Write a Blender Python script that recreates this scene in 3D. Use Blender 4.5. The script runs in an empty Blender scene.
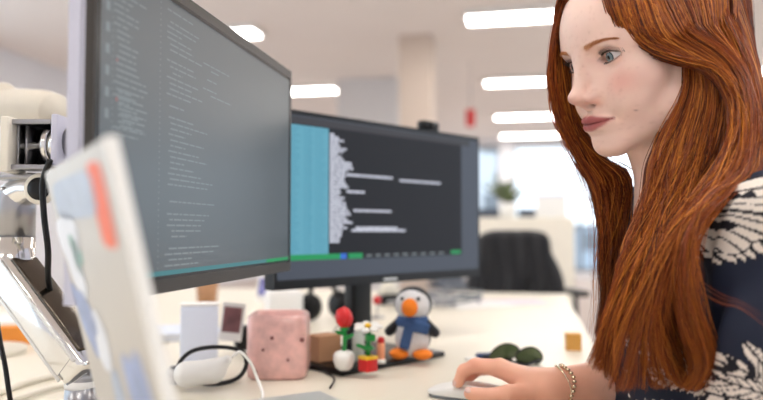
import bpy, bmesh, math, random
import numpy as np
from mathutils import Vector, Matrix

random.seed(7); rng = np.random.default_rng(7)
S = bpy.context.scene
COL = S.collection
F = 720.0; PITCH = math.atan(31/720); CZ = 0.95; DZ = 0.73
cp_, sp_ = math.cos(PITCH), math.sin(PITCH)

def at(px, py, Y):
    """world point seen at photo pixel px,py at distance Y in front of the camera"""
    a = (px-381.5)/F; b = -(py-200)/F
    d = np.array([a, cp_-b*sp_, sp_+b*cp_]); d = d/d[1]*Y
    return np.array([d[0], Y, CZ+d[2]])
def at_z(px, py, z=DZ):
    a = at(px, py, 1.0); k = (z-CZ)/(a[2]-CZ)
    return np.array([a[0]*k, k, z])

# ------------------------------------------------------------------ materials
def mat(name, col, rough=.5, metal=0., spec=.5, emit=None, es=1., noise=.06, nscale=30., bump=0., bscale=200., attr=None, sss=0., trans=0., coat=0., sheen=0.):
    m = bpy.data.materials.new(name); m.use_nodes = True
    nt = m.node_tree; b = nt.nodes['Principled BSDF']
    b.inputs['Roughness'].default_value = rough; b.inputs['Metallic'].default_value = metal
    b.inputs['Specular IOR Level'].default_value = spec
    b.inputs['Coat Weight'].default_value = coat
    b.inputs['Sheen Weight'].default_value = sheen
    tc = nt.nodes.new('ShaderNodeTexCoord')
    if attr:
        a = nt.nodes.new('ShaderNodeAttribute'); a.attribute_name = attr
        src = a.outputs['Color']
    else:
        r = nt.nodes.new('ShaderNodeRGB'); r.outputs[0].default_value = (*col, 1); src = r.outputs[0]
    if noise > 0:
        n = nt.nodes.new('ShaderNodeTexNoise'); n.inputs['Scale'].default_value = nscale; n.inputs['Detail'].default_value = 3
        nt.links.new(tc.outputs['Object'], n.inputs['Vector'])
        mr = nt.nodes.new('ShaderNodeMapRange'); mr.inputs['From Min'].default_value, mr.inputs['From Max'].default_value = (.25, .75) if noise > .2 else (0, 1); mr.inputs['To Min'].default_value = 1-noise; mr.inputs['To Max'].default_value = 1+noise
        nt.links.new(n.outputs['Fac'], mr.inputs['Value'])
        vm = nt.nodes.new('ShaderNodeVectorMath'); vm.operation = 'SCALE'
        nt.links.new(src, vm.inputs[0]); nt.links.new(mr.outputs[0], vm.inputs['Scale'])
        src = vm.outputs[0]
    nt.links.new(src, b.inputs['Base Color'])
    if bump > 0:
        n2 = nt.nodes.new('ShaderNodeTexNoise'); n2.inputs['Scale'].default_value = bscale; n2.inputs['Detail'].default_value = 2
        nt.links.new(tc.outputs['Object'], n2.inputs['Vector'])
        bp = nt.nodes.new('ShaderNodeBump'); bp.inputs['Strength'].default_value = bump; bp.inputs['Distance'].default_value = .002
        nt.links.new(n2.outputs['Fac'], bp.inputs['Height']); nt.links.new(bp.outputs[0], b.inputs['Normal'])
    if emit is not None:
        b.inputs['Emission Color'].default_value = (*emit, 1); b.inputs['Emission Strength'].default_value = es
    if sss > 0:
        b.inputs['Subsurface Weight'].default_value = sss
        b.inputs['Subsurface Radius'].default_value = (1., .35, .2); b.inputs['Subsurface Scale'].default_value = .004
    if trans > 0: b.inputs['Transmission Weight'].default_value = trans
    return m
def glass_mat(name, tint=(.93, .96, .98)):
    m = bpy.data.materials.new(name); m.use_nodes = True; nt = m.node_tree; nt.nodes.clear()
    o = nt.nodes.new('ShaderNodeOutputMaterial'); t = nt.nodes.new('ShaderNodeBsdfTransparent'); g = nt.nodes.new('ShaderNodeBsdfGlossy')
    t.inputs[0].default_value = (*tint, 1); g.inputs['Roughness'].default_value = .02
    lw_ = nt.nodes.new('ShaderNodeLayerWeight'); fr = nt.nodes.new('ShaderNodeMath'); fr.operation = 'POWER'; fr.inputs[1].default_value = 5; nt.links.new(lw_.outputs['Facing'], fr.inputs[0]); mx = nt.nodes.new('ShaderNodeMixShader')
    nt.links.new(fr.outputs[0], mx.inputs[0]); nt.links.new(t.outputs[0], mx.inputs[1]); nt.links.new(g.outputs[0], mx.inputs[2]); nt.links.new(mx.outputs[0], o.inputs[0])
    return m
def s2l(r, g, b): return tuple(((c/255+.055)/1.055)**2.4 if c > 10 else c/255/12.92 for c in (r, g, b))

# ------------------------------------------------------------------ mesh helpers
def thing(name, label, cat, loc, group=None):
    o = bpy.data.objects.new(name, None); COL.objects.link(o); o.location = loc
    o.empty_display_size = .05
    o['label'] = label; o['category'] = cat
    if group: o['group'] = group
    return o
def wloc(p):
    v = Vector((0, 0, 0))
    while p is not None: v += p.location; p = p.parent
    return v
def mk(name, verts, faces, m, parent=None, smooth=True, label=None, cat=None, group=None, kind=None, origin=None, angle=None):
    verts = np.asarray(verts, float)
    o_ = np.array(wloc(parent)) if parent is not None else (np.array(origin) if origin is not None else np.array([verts[:, 0].mean(), verts[:, 1].mean(), verts[:, 2].min()]))
    me = bpy.data.meshes.new(name); me.from_pydata((verts-o_).tolist(), [], [tuple(int(i) for i in f) for f in faces]); me.update()
    me.materials.append(m)
    if smooth:
        me.polygons.foreach_set('use_smooth', [True]*len(me.polygons))
        if angle: me.set_sharp_from_angle(angle=math.radians(angle))
    o = bpy.data.objects.new(name, me); COL.objects.link(o)
    if parent is not None: o.parent = parent
    else: o.location = o_
    if label: o['label'] = label
    if cat: o['category'] = cat
    if group: o['group'] = group
    if kind: o['kind'] = kind
    return o
class G:
    """collects shapes of ONE part"""
    def __init__(s): s.v = []; s.f = []; s.n = 0
    def add(s, v, f):
        v = np.asarray(v, float); s.v.append(v); s.f += [tuple(int(i)+s.n for i in q) for q in f]; s.n += len(v); return s
    def box(s, c, size, R=None, bev=0.):
        bm = bmesh.new(); bmesh.ops.create_cube(bm, size=1)
        bmesh.ops.scale(bm, vec=size, verts=bm.verts)
        if bev > 0: bmesh.ops.bevel(bm, geom=bm.edges[:], offset=bev, segments=3, profile=.5, affect='EDGES')
        bm.verts.index_update()
        v = np.array([x.co[:] for x in bm.verts]); f = [[q.index for q in p.verts] for p in bm.faces]; bm.free()
        if R is not None: v = v@np.asarray(R).T
        return s.add(v+np.asarray(c), f)
    def tube(s, pts, r, n=10, res=6, caps=True, spline=True):
        P = smooth_path(pts, res) if spline and len(pts) > 2 else np.asarray(pts, float)
        rr = np.interp(np.linspace(0, 1, len(P)), np.linspace(0, 1, len(np.atleast_1d(r))), np.atleast_1d(r)) if np.ndim(r) else np.full(len(P), r)
        T = np.gradient(P, axis=0); T /= np.linalg.norm(T, axis=1)[:, None]+1e-12
        up = np.array([0, 0, 1.]) if abs(T[0][2]) < .9 else np.array([1., 0, 0])
        V = []; N = np.cross(T[0], up); N /= np.linalg.norm(N)
        for i in range(len(P)):
            N = N-T[i]*np.dot(N, T[i]); N /= np.linalg.norm(N)+1e-12; B = np.cross(T[i], N)
            for k in range(n):
                a = 2*math.pi*k/n; V.append(P[i]+rr[i]*(math.cos(a)*N+math.sin(a)*B))
        f = [(i*n+k, i*n+(k+1) % n, (i+1)*n+(k+1) % n, (i+1)*n+k) for i in range(len(P)-1) for k in range(n)]
        if caps: f += [tuple(range(n))[::-1], tuple((len(P)-1)*n+k for k in range(n))]
        return s.add(V, f)
    def lathe(s, c, prof, n=28, axis=(0, 0, 1), sq=0):
        ax = Vector(axis).normalized(); q = Vector((0, 0, 1)).rotation_difference(ax).to_matrix(); V = []
        for r, z in prof:
            for k in range(n):
                a = 2*math.pi*k/n; ca, sa = math.cos(a), math.sin(a)
                m = 1/((abs(ca)**sq+abs(sa)**sq)**(1/sq)) if sq else 1
                V.append(q@Vector((r*m*ca, r*m*sa, z)))
        f = [(i*n+k, i*n+(k+1) % n, (i+1)*n+(k+1) % n, (i+1)*n+k) for i in range(len(prof)-1) for k in range(n)]
        f += [tuple(range(n))[::-1], tuple((len(prof)-1)*n+k for k in range(n))]
        return s.add(np.array([v[:] for v in V])+np.asarray(c), f)
    def ell(s, c, r, R=None, n=20):
        V = []; m = n//2+1
        for i in range(m):
            t = math.pi*i/(m-1)
            for k in range(n): a = 2*math.pi*k/n; V.append((max(math.sin(t), 1e-3)*math.cos(a)*r[0], max(math.sin(t), 1e-3)*math.sin(a)*r[1], math.cos(t)*r[2]))
        V = np.array(V)
        if R is not None: V = V@np.asarray(R).T
        f = [(i*n+k, (i+1)*n+k, (i+1)*n+(k+1) % n, i*n+(k+1) % n) for i in range(m-1) for k in range(n)]
        return s.add(V+np.asarray(c), f)
    def quad(s, a, b, c, d): return s.add([a, b, c, d], [(0, 1, 2, 3)])
    def mk(s, name, m, parent=None, **k): return mk(name, np.concatenate(s.v), s.f, m, parent, **k)
def smooth_path(pts, res=6):
    P = np.asarray(pts, float); Q = np.vstack([2*P[0]-P[1], P, 2*P[-1]-P[-2]]); out = []
    for i in range(1, len(Q)-2):
        for t in np.linspace(0, 1, res, endpoint=False):
            out.append(.5*((2*Q[i])+(-Q[i-1]+Q[i+1])*t+(2*Q[i-1]-5*Q[i]+4*Q[i+1]-Q[i+2])*t*t+(-Q[i-1]+3*Q[i]-3*Q[i+1]+Q[i+2])*t**3))
    out.append(P[-1]); return np.array(out)
def rz(a): c, s = math.cos(a), math.sin(a); return np.array([[c, -s, 0], [s, c, 0], [0, 0, 1.]])
def frame(x, z=(0, 0, 1)):
    x = np.array(x, float); x = x/np.linalg.norm(x); y = np.cross(z, x); y /= np.linalg.norm(y); return np.stack([x, y, np.cross(x, y)], 1)
def children(o): return [c for c in list(COL.objects) if c.parent == o]
def copy_tree(o, parent=None):
    c = o.copy(); COL.objects.link(c)
    if parent is not None: c.parent = parent
    for ch in children(o): copy_tree(ch, c)
    return c

# ------------------------------------------------------------------ signed-distance modelling (surface nets)
def smin(a, b, k): h = np.maximum(k-np.abs(a-b), 0)/k; return np.minimum(a, b)-h*h*k*.25
def smax(a, b, k): return -smin(-a, -b, k)
def s_ell(P, c, r, R=None):
    q = P-np.asarray(c, np.float32)
    if R is not None: q = q@np.asarray(R, np.float32)
    r = np.asarray(r, np.float32); k0 = np.sqrt(((q/r)**2).sum(-1)); k1 = np.sqrt(((q/r**2)**2).sum(-1))+1e-9
    return k0*(k0-1)/k1
def s_cone(P, a, b, ra, rb):
    a = np.asarray(a, np.float32); b = np.asarray(b, np.float32); ab = b-a
    t = np.clip(((P-a)@ab)/max(float(ab@ab), 1e-12), 0, 1)
    return np.sqrt((((P-a)-t[..., None]*ab)**2).sum(-1))-(ra+(rb-ra)*t)
def s_box(P, c, h, r, R=None):
    q = P-np.asarray(c, np.float32)
    if R is not None: q = q@np.asarray(R, np.float32)
    q = np.abs(q)-(np.asarray(h, np.float32)-r)
    return np.sqrt((np.maximum(q, 0)**2).sum(-1))+np.minimum(q.max(-1), 0)-r
def nets(f, lo, hi, h, B=8, slack=1.5):
    lo = np.asarray(lo, float); hi = np.asarray(hi, float); nb = np.ceil((hi-lo)/(h*B)).astype(int)
    I = np.stack(np.meshgrid(*[np.arange(n) for n in nb], indexing='ij'), -1).reshape(-1, 3)
    d = f((lo+(I+.5)*B*h).astype(np.float32)); act = I[np.abs(d) < B*h*.87*slack]
    g = np.arange(B+1); C = np.stack(np.meshgrid(g, g, g, indexing='ij'), -1)
    keys = []; vs = []; qe = []; SZ = int(nb.max()*B+4)
    for s0 in range(0, len(act), 1500):
        A = act[s0:s0+1500]*B
        P = lo+(A[:, None, None, None, :]+C[None])*h
        D = f(P.reshape(-1, 3).astype(np.float32)).reshape(P.shape[:-1])
        sg = D < 0
        cs = [(i, j, k) for i in (0, 1) for j in (0, 1) for k in (0, 1)]
        sub = lambda X, c: X[:, c[0]:c[0]+B, c[1]:c[1]+B, c[2]:c[2]+B]
        cnt = sum(sub(sg, c).astype(int) for c in cs); m = (cnt > 0) & (cnt < 8)
        w = np.where(m); cell = A[w[0]]+np.stack(w[1:], -1)
        dv = {c: sub(D, c)[m] for c in cs}
        acc = np.zeros((len(cell), 3)); n_ = np.zeros(len(cell))
        for c in cs:
            for ax in range(3):
                if c[ax] == 0:
                    c2 = tuple(1 if q == ax else c[q] for q in range(3)); a, b = dv[c], dv[c2]; x = (a < 0) != (b < 0)
                    t = np.where(x, a/np.where(np.abs(a-b) < 1e-12, 1, a-b), 0); p = np.tile(np.array(c, float), (len(cell), 1)); p[:, ax] += t
                    acc += p*x[:, None]; n_ += x
        vs.append(lo+(cell+acc/n_[:, None])*h); keys.append((cell[:, 0]*SZ+cell[:, 1])*SZ+cell[:, 2])
        o = dv[(0, 0, 0)] < 0
        for ax, c in enumerate([(1, 0, 0), (0, 1, 0), (0, 0, 1)]):
            b = dv[c] < 0; x = o != b; qe.append((ax, cell[x], o[x]))
    K = np.concatenate(keys); V = np.concatenate(vs); od = np.argsort(K); Ks = K[od]
    def look(c):
        k = (c[:, 0]*SZ+c[:, 1])*SZ+c[:, 2]; p = np.clip(np.searchsorted(Ks, k), 0, len(Ks)-1); return np.where(Ks[p] == k, od[p], -1)
    Fs = []
    for ax, c, s in qe:
        if len(c) == 0: continue
        e1 = np.zeros(3, int); e2 = np.zeros(3, int); e1[(ax+1) % 3] = 1; e2[(ax+2) % 3] = 1
        q = np.stack([look(c), look(c-e1), look(c-e1-e2), look(c-e2)], 1); ok = (q >= 0).all(1); q = q[ok]; s = s[ok]
        q[~s] = q[~s][:, ::-1]; Fs.append(q)
    Fq = np.concatenate(Fs)
    for _ in range(2):
        d0 = f(V.astype(np.float32)); e = h*.3; gr = np.stack([f((V+np.eye(3)[i]*e).astype(np.float32))-d0 for i in range(3)], 1)/e
        V = V-gr*np.clip(d0, -h, h)[:, None]/np.maximum((gr**2).sum(1), .3)[:, None]
    return V, Fq
def set_attr(o, name, C):
    a = o.data.color_attributes.new(name, 'FLOAT_COLOR', 'POINT'); C4 = np.ones((len(C), 4), np.float32); C4[:, :3] = C; a.data.foreach_set('color', C4.ravel())

# ------------------------------------------------------------------ camera, world
cam = bpy.data.objects.new('camera', bpy.data.cameras.new('camera')); COL.objects.link(cam)
cam.location = (0, 0, CZ); cam.rotation_euler = (math.pi/2+PITCH, 0, 0)
cam.data.sensor_width = 36; cam.data.lens = 36*F/763; cam.data.clip_start = .05
cam.data.dof.use_dof = True; cam.data.dof.focus_distance = .80; cam.data.dof.aperture_fstop = 2.7
S.camera = cam
S.view_settings.view_transform = 'Standard'; S.view_settings.look = 'None'; S.view_settings.gamma = 1; S.view_settings.exposure = EXPO = 0.62
S.cycles.use_denoising = True
W = bpy.data.worlds.new('sky'); S.world = W; W.use_nodes = True
W.node_tree.nodes['Background'].inputs[0].default_value = (.86, .93, 1, 1); W.node_tree.nodes['Background'].inputs[1].default_value = 1.75

# room frame: u across, v along the bench desks
TH = math.atan2(.2, .98)
U = np.array([.98, -.2, 0])/np.hypot(.98, .2); V_ = np.array([.2, .98, 0])/np.hypot(.98, .2)
RR = np.stack([U, V_, np.array([0, 0, 1.])], 1)
def rm(u, v, z): return U*u+V_*v+np.array([0, 0, z])
CE = 2.9; U0, U1, VB, VF = -5.6, 6.0, -3.2, 15.4

M = {}
M['ceiling'] = mat('ceiling_panels', s2l(240, 232, 226), .9, noise=.03, nscale=2)
M['wall'] = mat('painted_wall', s2l(228, 228, 232), .85, noise=.03, nscale=3)
M['carpet'] = mat('carpet', s2l(186, 172, 164), .95, noise=.12, nscale=40, bump=.4, bscale=300)
M['frame'] = mat('window_frame_grey', s2l(120, 126, 132), .5)
M['glass'] = glass_mat('window_glass')
M['lamp'] = mat('lamp_diffuser', (1, 1, 1), .6, emit=(1, .96, .91), es=16, noise=0)
M['lampframe'] = mat('lamp_frame', s2l(225, 222, 218), .5)
M['desk'] = mat('white_laminate', s2l(228, 221, 205), .35, noise=.015, nscale=8)
M['deskedge'] = mat('desk_edge', s2l(170, 160, 145), .5)
M['legs'] = mat('white_metal', s2l(215, 215, 215), .4, metal=.2)
M['column'] = mat('beige_column', s2l(205, 188, 174), .8, noise=.03)
M['column2'] = mat('pale_column', s2l(214, 212, 212), .8, noise=.03)
M['black'] = mat('black_plastic', s2l(17, 17, 19), .4, spec=.3)
M['blackgloss'] = mat('black_gloss', s2l(12, 12, 13), .25, spec=.35)
M['blackcloth'] = mat('black_cloth', s2l(32, 33, 37), .9, bump=.3, bscale=400, sheen=.2)
M['greycloth'] = mat('grey_cloth', s2l(100, 106, 116), .9, bump=.3, bscale=400)
M['silver'] = mat('silver_plastic', s2l(204, 204, 220), .45, metal=.1, noise=.02)
M['bezel'] = mat('bezel_grey', s2l(58, 53, 48), .42, metal=.25, noise=.04)
M['alu'] = mat('aluminium', s2l(212, 211, 208), .38, metal=.6, noise=.03)
M['lidmetal'] = mat('warm_lid_metal', s2l(196, 190, 182), .5, metal=.3, noise=.03)
M['chrome'] = mat('polished_chrome', s2l(225, 224, 222), .12, metal=1., noise=.02)
M['satin'] = mat('satin_metal', s2l(165, 165, 168), .28, metal=1., noise=.03)
M['darkreflection'] = mat('painted_dark_reflection', s2l(88, 80, 72), .2, metal=.9)  # colour of the dark reflection painted on the chrome arm
M['creamlamp'] = mat('cream_lamp_shell', s2l(206, 198, 184), .6)
M['cream'] = mat('cream_plastic', s2l(232, 226, 212), .5)
M['white'] = mat('white_plastic', s2l(238, 237, 234), .4, noise=.02)
M['paper'] = mat('paper', s2l(240, 238, 236), .8, noise=.02)
M['bluepaper'] = mat('pale_blue_card', s2l(214, 222, 238), .7, noise=.03)
M['pink'] = mat('pink_marbled_ceramic', s2l(228, 180, 174), .22, noise=.21, nscale=45, coat=.4)
M['pinkdot'] = mat('pot_spots', s2l(120, 66, 66), .4)
M['red'] = mat('red_plastic', s2l(205, 22, 28), .3, noise=.03)
M['green'] = mat('green_plastic', s2l(22, 140, 62), .3, noise=.03)
M['yellow'] = mat('yellow_plastic', s2l(240, 190, 40), .35, noise=.03)
M['orange'] = mat('orange_felt', s2l(240, 128, 24), .8, noise=.08, nscale=120, bump=.4, bscale=500)
M['orangecard'] = mat('orange_card', s2l(238, 150, 60), .7)
M['peach'] = mat('peach_plastic', s2l(238, 160, 120), .4)
M['wood'] = mat('warm_wood', s2l(218, 160, 78), .5, noise=.1, nscale=60)
M['cardboard'] = mat('cardboard', s2l(176, 132, 98), .8, noise=.06)
M['plush_white'] = mat('plush_white', s2l(226, 224, 226), .95, noise=.12, nscale=160, bump=1., bscale=420, sheen=.3)
M['plush_black'] = mat('plush_black', s2l(26, 28, 34), .95, noise=.2, nscale=160, bump=1., bscale=420, sheen=.2)
M['scarf'] = mat('blue_knit', s2l(62, 92, 140), .95, noise=.15, nscale=160, bump=1., bscale=420)
M['lensgreen'] = mat('dark_green_lens', s2l(84, 100, 62), .2, coat=.4)
M['navyplastic'] = mat('navy_plastic', s2l(40, 62, 100), .4)
M['goldchain'] = mat('pale_gold', s2l(235, 215, 185), .25, metal=.9)
M['key'] = mat('dark_keys', s2l(46, 42, 42), .5)

# ------------------------------------------------------------------ room shell
def slab(name, u0, u1, v0, v1, z0, z1, m, kind='structure', parent=None, **k):
    g = G().box(rm((u0+u1)/2, (v0+v1)/2, (z0+z1)/2), (abs(u1-u0), abs(v1-v0), abs(z1-z0)), RR)
    return g.mk(name, m, parent, smooth=False, kind=kind, **k)
slab('floor', U0, U1, VB, VF, -.1, 0, M['carpet'])
slab('ceiling', U0, U1, VB, VF, CE, CE+.1, M['ceiling'])
def wall_with_openings(name, axis, c, a0, a1, thick, ops, sill, head, wn):
    """axis 'u': wall lies at u=c and runs along v; openings are (start,end)"""
    g = G()
    def bx(s, e, z0, z1):
        if e-s < 1e-3: return
        if axis == 'u': g.box(rm(c, (s+e)/2, (z0+z1)/2), (thick, e-s, z1-z0), RR)
        else: g.box(rm((s+e)/2, c, (z0+z1)/2), (e-s, thick, z1-z0), RR)
    s = a0
    for (p, q) in ops: bx(s, p, 0, CE); s = q
    bx(s, a1, 0, CE)
    for (p, q) in ops:
        if sill > 0: bx(p, q, 0, sill)
        if head < CE: bx(p, q, head, CE)
    g.mk(name, M['wall'], smooth=False, kind='structure')
    for (p, q) in ops:
        mid = rm(c, (p+q)/2, sill) if axis == 'u' else rm((p+q)/2, c, sill)
        wn[0] += 1
        e = bpy.data.objects.new('window_%d' % wn[0], None); COL.objects.link(e); e.location = mid; e['kind'] = 'structure'
        fr = G(); n = max(1, round((q-p)/1.6))
        def fb(s, t, z0, z1, th=.08):
            if axis == 'u': fr.box(rm(c, (s+t)/2, (z0+z1)/2), (th, t-s, z1-z0), RR)
            else: fr.box(rm((s+t)/2, c, (z0+z1)/2), (t-s, th, z1-z0), RR)
        for i in range(n+1):
            x = p+(q-p)*i/n; fb(max(p, x-.035), min(q, x+.035), sill, head)
        fb(p, q, sill, sill+.07); fb(p, q, head-.07, head)
        if sill < .5: fb(p, q, 1.0, 1.05)
        fr.mk('window_frame', M['frame'], e, smooth=False)
        pg = G()
        if axis == 'u': pg.box(rm(c, (p+q)/2, (sill+head)/2), (.01, q-p, head-sill), RR)
        else: pg.box(rm((p+q)/2, c, (sill+head)/2), (q-p, .01, head-sill), RR)
        pg.mk('pane', M['glass'], e, smooth=False)
wn = [0]
wall_with_openings('wall_far', 'v', VF, U0, U1, .2, [(-3.2, -.6), (-.3, 2.4), (2.7, 5.6)], .12, 2.75, wn)
wall_with_openings('wall_right', 'u', U1, VB, VF, .2, [(-2.6, 1.4), (1.9, 5.9), (6.4, 10.4), (10.9, 14.9)], .5, 2.75, wn)
wall_with_openings('wall_left', 'u', U0, VB, VF, .2, [(-3.0, 1.0), (1.3, 5.6)], .15, 2.8, wn)  # unseen windows, added and enlarged to light the face
wall_with_openings('wall_back', 'v', VB, U0, U1, .2, [], 0, CE, wn)
slab('trim_column_beige', -1.25, -.93, 7.0, 7.3, 0, CE, M['column'])
slab('trim_column_pale', -2.4, -1.6, 8.9, 9.4, 0, CE, M['column2'])
# ceiling lamps (rows across the room)
lamp0 = None
names = {(-3.14, 6.45): 'long ceiling lamp panel seen just above the near edge of the big left monitor', (-3.14, 9.3): 'ceiling lamp panel glowing between the two monitors tops',
         (-3.14, 12.15): 'small far ceiling lamp above the right monitor top edge', (.09, 6.45): 'largest bright ceiling lamp panel beside the hair at the frame top',
         (.09, 9.3): 'second ceiling lamp panel down, left of the forehead', (.09, 12.15): 'third ceiling lamp panel down, left of the nose, smaller than those above', (.09, 14.6): 'farthest ceiling lamp panel, lowest of the row beside the face'}
def make_lamp(u, v):
    c = rm(u, v, CE-.03)
    t = thing('ceiling_lamp', '', 'ceiling lamp', c, 'office ceiling lamp panels')
    g = G()
    for s in (-1, 1):
        g.box(rm(u, v+s*.15, CE-.03), (1.26, .02, .058), RR); g.box(rm(u+s*.62, v, CE-.03), (.02, .3, .058), RR)
    g.mk('lamp_frame', M['lampframe'], t, smooth=False)
    G().box(rm(u, v, CE-.035), (1.22, .28, .03), RR).mk('diffuser', M['lamp'], t, smooth=False)
    return t
for u in (-3.14, .09, 3.32):
    for v in (-2.1, .75, 3.6, 6.45, 9.3, 12.15, 14.6):
        if lamp0 is None: lamp0 = o = make_lamp(u, v); base = rm(u, v, CE-.03)
        else: o = copy_tree(lamp0); o.location = rm(u, v, CE-.03)
        o['label'] = names.get((u, v), 'long rectangular ceiling lamp panel outside the view over the office')

# ------------------------------------------------------------------ desks
def desk(u0, u1, v0, v1, label, z=DZ):
    t = thing('bench_desk', label, 'desk', rm((u0+u1)/2, (v0+v1)/2, 0), 'white office bench desks')
    G().box(rm((u0+u1)/2, (v0+v1)/2, z-.0125), (u1-u0, v1-v0, .025), RR, .002).mk('desktop', M['desk'], t, smooth=False)
    for a in (u0+.08, u1-.08):
        for b in (v0+.1, v1-.1): G().box(rm(a, b, (z-.025)/2), (.05, .05, z-.025), RR).mk('leg', M['legs'], t, smooth=False)
    G().box(rm((u0+u1)/2, v0+.1, z-.055), (u1-u0-.21, .04, .05), RR).mk('crossbar', M['legs'], t, smooth=False)
    return t
desk(-.70, .124, -.5, 2.62, 'white laminate desk the woman works at, holding both monitors')
desk(-1.56, -.712, -.5, 2.62, 'white laminate desk behind the monitors at the left frame edge')
desk(.5, 2.3, 4.6, 5.4, 'far white desk beyond the black jacket on a chair')
desk(-1.1, .3, 7.5, 8.3, 'farther white desk near the windows, left of the far one')

# ------------------------------------------------------------------ monitors
class Mon:
    def __init__(s, near, far, zb, zt, rail=None):
        s.a = np.array([near[0], near[1], 0.]); s.b = np.array([far[0], far[1], 0.]); s.w = np.linalg.norm(s.b-s.a); s.h = zt-zb; s.zb = zb
        s.x = (s.b-s.a)/s.w; s.z = np.array([0, 0, 1.]); s.n = np.array([s.x[1], -s.x[0], 0.])   # outward normal (towards viewer)
        s.R = np.stack([s.x, -s.n, s.z], 1)
    def p(s, u, v, d=0.):    # u,v metres from left/bottom, d in front of the front face
        return s.a+s.x*u+s.z*(s.zb+v)+s.n*d
    def px(s, px, py):       # u,v of a point of the panel read off the photograph
        o = np.array([0, 0, CZ]); d = at(px, py, 1.)-o; t = np.dot(s.a-o, s.n)/np.dot(d, s.n); q = o+d*t
        return np.dot(q-s.a, s.x), q[2]-s.zb
def flat(mon, name, m, rects, parent, d, **k):
    g = G()
    for (u0, v0, u1, v1) in rects: g.quad(mon.p(u0, v0, d), mon.p(u1, v0, d), mon.p(u1, v1, d), mon.p(u0, v1, d))
    return g.mk(name, m, parent, smooth=False, **k)
def prect(mon, x0, y0, x1, y1):
    u0, v0 = mon.px(x0, y1); u1, v1 = mon.px(x1, y0); return (min(u0, u1), min(v0, v1), max(u0, u1), max(v0, v1))
def emis(name, col, es=.64): return mat(name, (.01, .01, .01), .5, spec=.2, emit=col, es=es, noise=0)
M['scr1'] = mat('screen_slate', (.012, .013, .014), .30, emit=s2l(70, 79, 84), es=.55, noise=0, spec=.7)
M['scr2'] = mat('screen_dark', (.008, .008, .010), .5, emit=s2l(34, 36, 42), es=.5, noise=0, spec=.15)
M['scr2bg'] = mat('screen_desktop', (.008, .008, .010), .45, emit=s2l(76, 83, 96), es=.56, noise=0, spec=.25)
M['codegrey'] = emis('code_text_grey', s2l(138, 147, 150)); M['codered'] = emis('code_text_red', s2l(190, 110, 110)); M['codewhite'] = emis('terminal_text_white', s2l(205, 208, 222))
M['teal'] = emis('status_teal', s2l(70, 128, 134)); M['sgreen'] = emis('status_green', s2l(30, 150, 90)); M['cyan'] = emis('terminal_cyan', s2l(98, 166, 188))
M['cyandark'] = emis('terminal_cyan_rules', s2l(78, 146, 170)); M['sblue'] = emis('status_blue', s2l(50, 110, 210)); M['menubar'] = emis('menu_bar', s2l(60, 60, 66))

def monitor_body(mon, label, bez, bezm, sidem, depth, loc):
    t = thing('monitor', label, 'monitor', loc, None)
    w, h = mon.w, mon.h; g = G()
    # housing: rear shell, tapered
    def ring(i, d): return [mon.p(i, i, d), mon.p(w-i, i, d), mon.p(w-i, h-i, d), mon.p(i, h-i, d)]
    V = ring(0, -.004)+ring(0, -depth)+ring(.07, -depth-.02)
    g.add(V, [(0, 1, 2, 3), (1, 0, 4, 5), (2, 1, 5, 6), (3, 2, 6, 7), (0, 3, 7, 4), (5, 4, 8, 9), (6, 5, 9, 10), (7, 6, 10, 11), (4, 7, 11, 8), (11, 10, 9, 8)])
    g.mk('housing', sidem, t, smooth=False)
    g = G(); bl, bt, br, bb = bez
    for (u0, v0, u1, v1) in ((0, 0, w, bb), (0, h-bt, w, h), (0, bb, bl, h-bt), (w-br, bb, w, h-bt)):
        g.box(mon.p((u0+u1)/2, (v0+v1)/2, -.002), (u1-u0, .012, v1-v0), mon.R)
    g.mk('bezel', bezm, t, smooth=False)
    return t, (bl, bb, w-br, h-bt)
# left monitor
m1 = Mon((-.2335, .570), (-.1400, 1.080), .8910, 1.1905)
u_, vb = m1.px(148, 299); print('m1', m1.w, m1.h, 'bottom v at 148', vb, 'far bottom', m1.px(285, 272.5), 'far top', m1.px(288, 71))
t1, (a, b, c, d) = monitor_body(m1, 'large grey-framed monitor at left showing faint code, its screen edge-on', (.0022, .011, .006, .0135), M['bezel'], M['silver'], .019, m1.p(m1.w/2, 0))
flat(m1, 'inner_rim', M['blackgloss'], [(a, b, c, b+.003), (a, d-.004, c, d), (a, b, a+.007, d), (c-.005, b, c, d)], t1, .0042)
scr = flat(m1, 'screen', M['scr1'], [(a, b, c, d)], t1, .0036)
def clip(rs): return [(max(q[0], a+.008), max(q[1], b+.003), min(q[2], c-.008), min(q[3], d-.005)) for q in rs if min(q[2], c-.008)-max(q[0], a+.008) > 1e-4 and min(q[3], d-.005)-max(q[1], b+.003) > 1e-4]
rs = []; rr = []
lh = .0055
def code(x0, y0, nrows, ulen, ind, dens=1.):
    uu, vv = m1.px(x0, y0)
    for i in range(nrows):
        if random.random() > dens: continue
        u = uu+ind*random.choice([0, 0, 1, 1, 2]); e = uu+ulen*random.uniform(.35, 1)
        while u < e:
            l = random.uniform(.006, .022); rs.append((u, vv-i*lh-.0016, min(u+l, e), vv-i*lh)); u += l+.0022
code(111, -30, 26, .055, .004); code(113, 62, 6, .055, .001); code(116, 112, 3, .05, .003); code(112, 90, 3, .06, .003)
code(164, 8, 18, .085, .006, .8); code(165, 116, 11, .09, .004); code(164, 172, 6, .15, .004, .8); code(163, 213, 5, .10, .005); code(161, 248, 5, .15, .004)
code(200, 62, 7, .09, .01, .8)
for k in range(52):
    u, v = m1.px(157, 0); vv = .283-k*lh
    rs.append((u, vv-.0014, u+.002, vv))
    u, v = m1.px(109, 0); rs.append((u, vv-.0014, u+.0015, vv))
u, v = m1.px(113, 60); rr += [(u-.001, v-.001, u+.001, v+.001), (u-.001, v-.035, u+.001, v-.032)]
u, v = m1.px(103, 30)
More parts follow.
